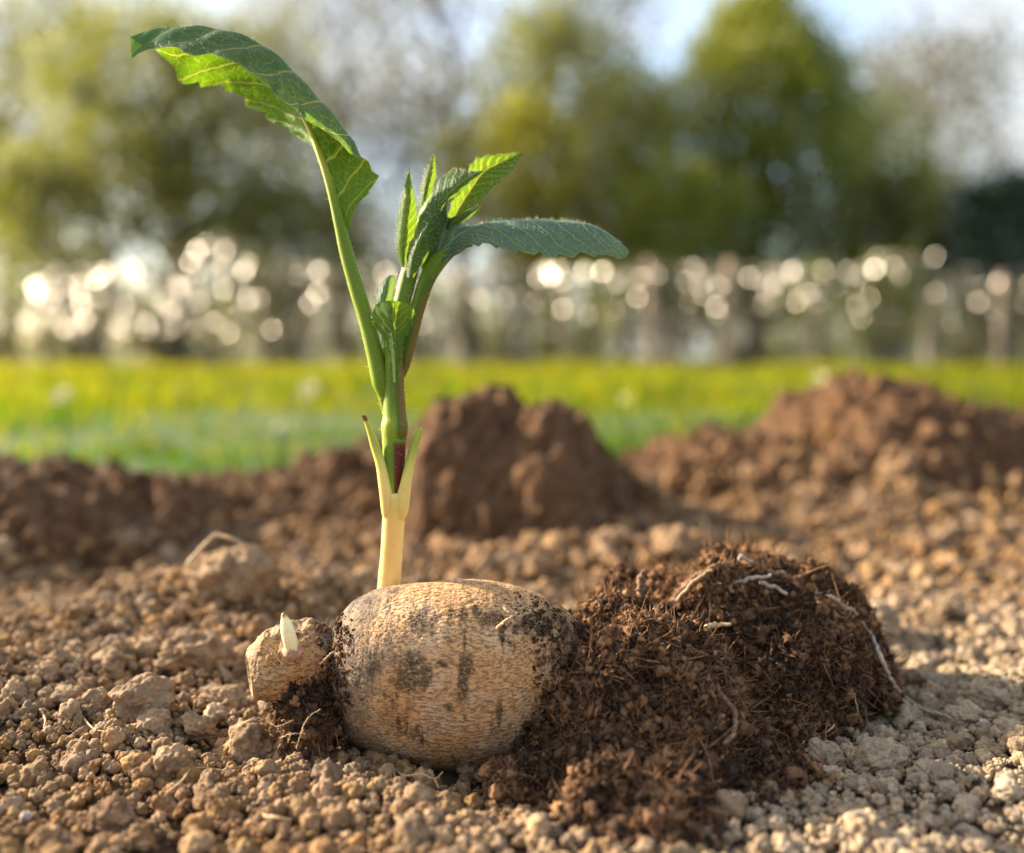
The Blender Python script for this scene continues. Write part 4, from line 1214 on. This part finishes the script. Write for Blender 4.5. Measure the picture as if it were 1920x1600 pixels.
def leaves(mb, centres, per, spread, size, rng, mi=0, fold=0.25):
    c = np.repeat(centres, per, 0); n = len(c)
    p = c + rng.normal(size=(n, 3)) * spread
    a = rng.normal(size=(n, 3)); a /= np.linalg.norm(a, axis=1)[:, None]
    b = np.cross(a, rng.normal(size=(n, 3))); b /= np.linalg.norm(b, axis=1)[:, None]
    nn = np.cross(a, b)
    s_ = (size * rng.uniform(0.6, 1.4, n))[:, None]
    V = np.stack([p - a * s_ * 0.5, p + b * s_ * 0.28 + nn * s_ * fold * .3, p + a * s_ * 0.5, p - b * s_ * 0.28 + nn * s_ * fold * .3], 1)
    idx = np.arange(n)[:, None] * 4
    mb.add(V.reshape(-1, 3), idx + np.array([[0, 1, 2, 3]]), tint=np.repeat(np.clip(rng.normal(0.4, 0.3, n), 0, 1), 4), mi=mi)


def tree(name, label, cat, px, D, top, half, base_py, shape, ncl, per, spread, size, mat, bark='bark', trunk_r=0.10, seed=1, group='trees beyond the hedge', wind=0.0, fill=0.5, parts=('crown', 'trunk')):
    rng = np.random.default_rng(seed); D *= 1.35; spread *= 1.35; size *= 1.35; trunk_r *= 1.35
    x0, y0, H = at(px, D, top); cb = max(0.25, at(px, D, base_py)[2]); W = half * D / FPX
    root_ = empty(name, (x0, y0, -0.012)); tag(root_, label, cat, group)
    cs_ = []
    while len(cs_) < ncl:
        t_ = rng.random(); a_ = rng.uniform(0, 6.283)
        if shape == 'cone': prof_ = min(1.0, (t_ + 0.05) * 6) * (1 - t_ ** 2.4) ** 0.62
        elif shape == 'round': prof_ = math.sqrt(max(0, 1 - (2 * t_ - 1) ** 2))
        elif shape == 'vase': prof_ = 0.35 + 0.65 * math.sin(min(1, t_ * 1.15) * 2.4)
        else: prof_ = min(1, (1 - t_) * 2.2) * (0.75 + 0.25 * math.sin(t_ * 9 + seed))
        r_ = W * prof_ * (rng.random() ** fill) * (1 + 0.22 * math.sin(a_ * 3 + t_ * 7 + seed))
        cs_.append((math.cos(a_) * r_ + wind * t_, math.sin(a_) * r_ * 0.9, cb + (H - cb) * t_))
    cs_ = np.array(cs_)
    mb = MB(); leaves(mb, cs_, per, spread, size, rng)
    o = mb.build(parts[0], mat, smooth=False); o.parent = root_
    mb = MB()
    th = cb + (H - cb) * 0.86
    tp = np.array([(0.12 * W * math.sin(k * 1.7 + seed) * k / 7 + wind * k / 7, 0.1 * W * math.cos(k * 1.3 + seed) * k / 7, th * k / 7) for k in range(8)])
    tc = cr(tp, 24); tube(mb, tc, trunk_r * (1 - np.linspace(0, 1, 24) * 0.88) * (1 + 0.5 * np.exp(-np.linspace(0, 1, 24) * 14)), 9, rough=0.12, rs=5)
    pick = rng.choice(len(cs_), min(len(cs_), 46), replace=False)
    for k in pick:
        e = cs_[k]; zz = max(0.12 * th, e[2] - 0.6 * np.hypot(e[0], e[1]) - 0.1 * th)
        s0 = np.array([np.interp(zz, tc[:, 2], tc[:, j]) for j in range(3)])
        m_ = (s0 + e) / 2 + rng.normal(size=3) * 0.08 * np.linalg.norm(e - s0) + np.array([0, 0, -0.04])
        r0 = trunk_r * 0.42 * (1 - 0.7 * zz / H)
        tube(mb, cr([s0, m_, e], 9), np.linspace(r0, 0.006 * D / 14, 9), 6)
    o = mb.build(parts[1], M[bark]); o.parent = root_
    return root_


T = tree
T('broadleaf_tree', 'spreading olive green tree with a dark trunk behind the glinting hedge', 'tree', 335, 13.0, 60, 250, 470, 'round', 330, 34, 0.19, 0.10, M['tree_olive'], trunk_r=0.15, seed=3)
T('broadleaf_tree', 'pale loose leaved tree at the left edge with bright sky through it', 'tree', 20, 15.0, -40, 210, 480, 'vase', 200, 26, 0.24, 0.10, M['tree_olive'], trunk_r=0.10, seed=4)
T('bare_tree', 'nearly bare grey brown tree behind the arched leaf', 'tree', 640, 17.0, -90, 190, 520, 'vase', 260, 30, 0.30, 0.10, M['tree_grey'], 'twig_grey', trunk_r=0.10, seed=5)
T('bare_tree', 'tall thin bare tree with a dark leaning trunk over the shoot', 'tree', 880, 19.0, -160, 150, 420, 'vase', 220, 26, 0.32, 0.10, M['tree_grey'], 'bark', trunk_r=0.19, seed=6, wind=-0.8)
T('broadleaf_tree', 'feathery yellow green tree between the bare tree and the big cone', 'tree', 1035, 14.0, 40, 185, 500, 'round', 300, 30, 0.20, 0.10, M['tree_olive'], trunk_r=0.09, seed=7)
T('cone_tree', 'largest dense olive green tree with a rounded cone shape', 'tree', 1415, 14.5, 20, 255, 570, 'cone', 620, 50, 0.18, 0.10, M['tree_dense'], trunk_r=0.14, seed=8, fill=0.42)
T('bare_tree', 'thin leaved grey tree with blue sky through it right of the big cone', 'tree', 1740, 19.0, 70, 190, 470, 'vase', 240, 32, 0.30, 0.11, M['tree_grey'], 'twig_grey', trunk_r=0.09, seed=9)
T('broadleaf_tree', 'lacy olive tree whose thin top shows above the spreading tree', 'tree', 190, 16.0, -110, 230, 430, 'vase', 170, 24, 0.30, 0.10, M['tree_olive'], trunk_r=0.09, seed=23)
T('broadleaf_tree', 'lacy olive tree between the spreading tree and the nearly bare one', 'tree', 500, 16.5, 40, 170, 520, 'round', 190, 28, 0.30, 0.10, M['tree_olive'], trunk_r=0.08, seed=24)
T('broadleaf_tree', 'small olive tree filling the gap left of the big cone', 'tree', 1170, 15.5, 170, 130, 560, 'round', 190, 34, 0.24, 0.10, M['tree_dense'], trunk_r=0.07, seed=25)
T('broadleaf_tree', 'loose olive tree leaning out from behind the right side of the big cone', 'tree', 1640, 16.0, 210, 130, 560, 'round', 170, 26, 0.27, 0.10, M['tree_dense'], trunk_r=0.07, seed=26)
T('bare_tree', 'tall faint grey tree whose thin top fills the sky left of the big cone', 'tree', 1110, 18.0, -60, 150, 430, 'vase', 200, 24, 0.30, 0.10, M['tree_grey'], 'twig_grey', trunk_r=0.08, seed=28)
T('bare_tree', 'low twiggy grey tree between the arched leaf and the yellow green bush', 'tree', 770, 15.0, 170, 170, 540, 'round', 170, 22, 0.24, 0.09, M['tree_grey'], 'twig_grey', trunk_r=0.06, seed=19)
T('evergreen_bush', 'dark green rounded evergreen at the far right edge', 'bush', 1890, 12.0, 350, 150, 600, 'round', 200, 50, 0.13, 0.085, M['tree_dark'], trunk_r=0.07, seed=10)
T('broadleaf_bush', 'bright yellow green bush under the feathery tree', 'bush', 985, 12.5, 210, 120, 560, 'round', 110, 46, 0.14, 0.08, M['tree_yellow'], trunk_r=0.05, seed=12)
T('broadleaf_bush', 'olive bush filling the gap between the big cone and the evergreen', 'bush', 1680, 13.0, 330, 120, 580, 'round', 110, 44, 0.14, 0.085, M['tree_olive'], trunk_r=0.05, seed=13)
T('broadleaf_bush', 'olive bush below the spreading tree at the far left', 'bush', 90, 12.0, 300, 150, 560, 'round', 130, 40, 0.15, 0.085, M['tree_olive'], trunk_r=0.05, seed=14)
T('broadleaf_bush', 'wide olive bush behind the foot of the bare tree', 'bush', 560, 13.0, 350, 170, 580, 'round', 130, 36, 0.15, 0.085, M['tree_olive'], trunk_r=0.05, seed=15)
T('broadleaf_bush', 'green bush in front of the foot of the big cone', 'bush', 1270, 12.2, 330, 140, 580, 'round', 130, 44, 0.14, 0.085, M['tree_dense'], trunk_r=0.05, seed=16)
# a far wood that reads as one mass
mb = MB(); rng = np.random.default_rng(21)
cx_ = rng.uniform(-26, 26, 900); cz_ = rng.random(900) ** 1.3 * (2.3 + 0.9 * fbm2(cx_, cx_ * 0, 0.25, 3))
leaves(mb, np.stack([cx_, 34 + rng.uniform(-2, 2, 900), np.clip(cz_, 0.05, 9)], -1), 26, 0.35, 0.24, rng)
o = mb.build('far_woods', M['tree_olive'], smooth=False); tag(o, 'blurred olive wood along the horizon', 'woods', kind='stuff')


def shrub(label, px, D, top, half, n, per, mat, seed, nglint, cat='shrub'):
    rng = np.random.default_rng(seed)
    x0, y0, H = at(px, D, top); W = half * D / FPX
    root_ = empty('hedge_shrub', (x0, y0, -0.012)); tag(root_, label, cat, 'shrubs along the wire fence')
    a_ = rng.uniform(0, 6.283, n); t_ = rng.random(n) ** 0.8
    r_ = W * np.sqrt(rng.random(n)) * (0.75 + 0.35 * np.sin(t_ * 3.1))
    cs_ = np.stack([np.cos(a_) * r_, np.sin(a_) * r_ * 0.55, 0.12 + (H - 0.12) * t_], -1)
    mb = MB(); leaves(mb, cs_, per, 0.07, 0.055, rng)
    nglint = int(nglint * (5.2 if px < 780 else 4.2))
    half_ = SUN + np.array([-x0, -y0, 0.0]) / math.hypot(x0, y0); half_ /= np.linalg.norm(half_)
    if nglint:      # broad cupped glossy leaves added to make the glints
        ga = rng.uniform(0, 6.283, nglint); gt = rng.uniform(0.22, 1.0, nglint) if px < 780 else 1.02 - 0.75 * rng.random(nglint) ** 1.7; gr = W * (0.6 + 0.5 * rng.random(nglint))
        for k in range(nglint):
            c_ = np.array([math.cos(ga[k]) * gr[k], -abs(math.sin(ga[k])) * gr[k] * 0.55 - 0.05, 0.12 + (H - 0.16) * gt[k]])
            s_ = rng.uniform(0.015, 0.027)
            u_, w_ = np.meshgrid(np.linspace(-1, 1, 9), np.linspace(-1, 1, 7), indexing='ij')
            lx = u_ * 1.5; ly = w_ * np.sqrt(np.clip(1 - u_ ** 2, 0.01, 1)) * 0.9
            # cupped blade aimed halfway between sun and camera so that it glints
            nrm_ = half_ + rng.normal(size=3) * 0.24; nrm_ /= np.linalg.norm(nrm_)
            a1 = np.cross(nrm_, rng.normal(size=3)); a1 /= np.linalg.norm(a1); b1 = np.cross(nrm_, a1)
            lz = -0.07 * (lx ** 2 * 0.5 + ly ** 2)
            V = c_ + s_ * (lx[..., None] * a1 + ly[..., None] * b1 + lz[..., None] * nrm_)
            mb.add(V.reshape(-1, 3), grid_faces(9, 7), tint=rng.random(), mi=1)
    o = mb.build('foliage', [mat, M['glint']], smooth=True); o.parent = root_
    mb = MB()
    for k in range(14):
        e = cs_[rng.integers(0, n)]
        b_ = np.array([rng.normal() * W * 0.2, rng.normal() * 0.04, 0])
        tube(mb, cr([b_, b_ * 0.5 + e * 0.5 + rng.normal(size=3) * 0.03, e], 8), np.linspace(0.012, 0.004, 8), 6)
    o = mb.build('stems', M['bark']); o.parent = root_


SUN_AZ, SUN_EL = R(-66), R(24)          # azimuth from the view direction, minus = left
SUN = np.array([math.sin(SUN_AZ) * math.cos(SUN_EL), math.cos(SUN_AZ) * math.cos(SUN_EL), math.sin(SUN_EL)])
HALF = SUN + np.array([0.0, -1.0, 0.0]); HALF /= np.linalg.norm(HALF)
SH = [
    (-10, 9.6, 520, 110, 'green', 0, 'yellowish green shrub at the left end of the hedge'),
    (160, 9.3, 500, 95, 'brown', 26, 'shrub with the brightest glints near the left end of the hedge'),
    (300, 9.8, 500, 90, 'brown', 16, 'glinting brownish shrub below the trunk of the spreading tree'),
    (400, 9.6, 455, 90, 'brown', 20, 'tallest glinting shrub, one peak above the hedge line'),
    (530, 9.8, 490, 90, 'brown', 18, 'pinkish glinting shrub left of the shoot'),
    (660, 9.9, 500, 80, 'brown', 12, 'brownish shrub behind the long petiole'),
    (800, 9.9, 510, 90, 'brown', 12, 'dull brownish shrub right behind the shoot'),
    (950, 10.0, 500, 90, 'brown', 14, 'glinting shrub under the yellow green bush'),
    (1095, 9.9, 505, 85, 'green', 20, 'greenish glinting shrub beneath the blue green leaf tip'),
    (1240, 10.0, 500, 85, 'brown', 18, 'brownish shrub behind the pale leaning post'),
    (1380, 10.0, 500, 85, 'brown', 18, 'brownish shrub between the two pale posts and the grey one'),
    (1520, 10.0, 505, 85, 'green', 16, 'greenish shrub under the right edge of the big cone'),
    (1660, 10.0, 480, 75, 'green', 14, 'tall yellow green shrub with few glints'),
    (1800, 10.1, 525, 85, 'brown', 10, 'greyish shrub under the dark evergreen'),
    (1930, 10.1, 525, 85, 'brown', 9, 'greyish shrub at the right end of the hedge'),
]
for i, (px, D, top, half, kind, ngl, lab) in enumerate(SH):
    shrub(lab, px, D, top, half, 55 if px < 780 else 40, 20, M['shrub'] if kind == 'brown' else M['shrub_green'], 40 + i, ngl)

fence = empty('wire_fence', (0, 9.8, -0.012)); tag(fence, 'low wire fence with pale wooden posts in front of the hedge', 'fence')
FD = 9.8
for px, top, wpx, lean in ((1058, 540, 34, 0.0), (1222, 490, 42, -0.03), (1362, 490, 42, 0.02), (1520, 560, 34, 0), (1870, 515, 28, 0.01), (2080, 500, 30, 0), (-80, 490, 30, 0)):
    x, y, z = at(px, FD, top); r = wpx * 0.42 * FD / FPX / 2
    mb = MB(); h = z + 0.012
    zz = np.array([0, 0.02, 0.3, 0.6, h - 0.03, h - 0.008, h]); rr2 = np.array([1.08, 1.05, 1.0, 0.98, 0.95, 0.85, 0.6]) * r
    tube(mb, np.stack([lean * zz, 0 * zz, zz], -1), rr2, 12, rough=0.1, rs=8)
    o = mb.build('post', M['post'], fence); o.location = (x, 0, 0)
x, y, z = at(1260, FD, 600)
mb = MB(); tube(mb, [(x + 0.05, -0.05, 0.0), (x - 0.06, -0.03, 0.30), (x - 0.16, 0.0, 0.62)], [0.035, 0.033, 0.03], 10, rough=0.1, rs=8)
mb.build('brace', M['post'], fence)
for z in (0.18, 0.38, 0.58, 0.78, 0.93):
    mb = MB(); xs = np.linspace(-5.9, 6.0, 80)
    tube(mb, np.stack([xs, np.full(80, -0.09), z - 0.012 * np.abs(np.sin(xs * 1.35))], -1), np.full(80, 0.004), 6)
    mb.build('wire', M['wire'], fence)


# small flowers added to stand in for bright highlight discs in the grass
def flower(px, py, D, rpx, lab):
    x, y, z = at(px, D, py); r = rpx * D / FPX
    root_ = empty('highlight_daisy', (x, y, -0.012)); tag(root_, lab, 'flower', 'made-up flowers standing in for highlights')
    hz = z + 0.012
    mb = MB(); rng = np.random.default_rng(int(px))
    for k in range(13):
        a_ = k * 6.283 / 13 + rng.normal() * 0.05
        d_ = np.array([math.cos(a_), math.sin(a_) * 0.9, math.sin(a_) * 0.55]); s_ = np.array([-math.sin(a_), math.cos(a_), 0])
        c0 = np.array([0, 0, hz])
        V = [c0 + d_ * r * .25 - s_ * r * .08, c0 + d_ * r * .25 + s_ * r * .08, c0 + d_ * r * .8 + s_ * r * .16 + np.array([0, 0, .1 * r]), c0 + d_ * r * 1.0, c0 + d_ * r * .8 - s_ * r * .16 + np.array([0, 0, .1 * r])]
        mb.add(V, [[0, 1, 2, 4]], [[4, 2, 3]])
    o = mb.build('petals', M['petal'], root_)
    mb = MB(); v_, f_ = ico(2); mb.add(v_ * np.array([.3, .3, .18]) * r + np.array([0, 0, hz + .05 * r]), tris=f_); mb.build('flower_head', M['flower_eye'], root_)
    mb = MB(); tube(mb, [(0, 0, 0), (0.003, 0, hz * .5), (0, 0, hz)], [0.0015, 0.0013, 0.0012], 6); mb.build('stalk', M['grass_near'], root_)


flower(115, 742, 1.3, 24, 'made-up pale flower for a highlight at the far left of the lawn')
flower(580, 732, 1.45, 25, 'made-up pale flower for a highlight left of the shoot')
flower(1545, 712, 2.1, 26, 'made-up bright flower for a highlight beside the top of the widest earth heap')
flower(1172, 748, 1.25, 13, 'made-up small flower in the grass between the two tall heaps')
flower(520, 800, 1.12, 13, 'made-up dim small flower in the near green lawn')

# ------------------------------------------------------------------ light, sky, camera
world = bpy.data.worlds.new('World'); SC.world = world; world.use_nodes = True
wt = world.node_tree; wt.nodes.clear()
sky = wt.nodes.new('ShaderNodeTexSky'); sky.sky_type = 'NISHITA'; sky.sun_disc = False
sky.sun_elevation = SUN_EL; sky.sun_rotation = SUN_AZ
sky.air_density = 1.0; sky.dust_density = 2.5; sky.ozone_density = 1.5
bg = wt.nodes.new('ShaderNodeBackground'); bg.inputs[1].default_value = 0.14
wo = wt.nodes.new('ShaderNodeOutputWorld')
tc_ = wt.nodes.new('ShaderNodeTexCoord'); cn = wt.nodes.new('ShaderNodeTexNoise'); cn.inputs['Scale'].default_value = 2.3; cn.inputs['Detail'].default_value = 5
mp_ = wt.nodes.new('ShaderNodeMapping'); mp_.inputs[3].default_value = (1, 1, 2.2); mp_.inputs[1].default_value = (0.4, 0.1, 0.2)
wt.links.new(tc_.outputs['Generated'], mp_.inputs[0]); wt.links.new(mp_.outputs[0], cn.inputs['Vector'])
mr = wt.nodes.new('ShaderNodeMapRange'); mr.interpolation_type = 'SMOOTHSTEP'; mr.inputs[1].default_value = 0.36; mr.inputs[2].default_value = 0.62; mr.inputs[4].default_value = 0.85
wt.links.new(cn.outputs[0], mr.inputs[0])
mx_ = wt.nodes.new('ShaderNodeMix'); mx_.data_type = 'RGBA'; mx_.inputs[7].default_value = (2.5, 2.5, 2.45, 1)
wt.links.new(mr.outputs[0], mx_.inputs[0]); wt.links.new(sky.outputs[0], mx_.inputs[6])
wt.links.new(mx_.outputs[2], bg.inputs[0]); wt.links.new(bg.outputs[0], wo.inputs[0])

sl = bpy.data.lights.new('sun', 'SUN'); sl.energy = 5.0; sl.angle = R(0.5); sl.color = (1.0, 0.86, 0.66)
so = bpy.data.objects.new('sun', sl); COL.objects.link(so)
so.rotation_euler = Vector(SUN).to_track_quat('Z', 'Y').to_euler()
so.location = (-3, 3, 3)

cam = bpy.data.cameras.new('camera'); co = bpy.data.objects.new('camera', cam); COL.objects.link(co)
cam.sensor_width = 36.0; cam.sensor_fit = 'HORIZONTAL'; cam.lens = FPX / 1920 * 36
cam.clip_start = 0.01; cam.clip_end = 1000
co.location = (0, 0, CAM_H); co.rotation_euler = (math.pi / 2 - TILT, 0, 0)
cam.dof.use_dof = True; cam.dof.focus_distance = 0.272
cam.dof.aperture_fstop = cam.lens / 1000 / 0.0068; cam.dof.aperture_blades = 0
SC.camera = co

SC.view_settings.view_transform = 'Standard'; SC.view_settings.look = 'None'
SC.view_settings.exposure = 1.7; SC.view_settings.gamma = 1.0; SC.view_settings.use_curve_mapping = False
SC.cycles.use_denoising = True
SC.cycles.max_bounces = 8; SC.cycles.transparent_max_bounces = 4
SC.cycles.caustics_reflective = False; SC.cycles.caustics_refractive = False
SC.cycles.sample_clamp_indirect = 6.0
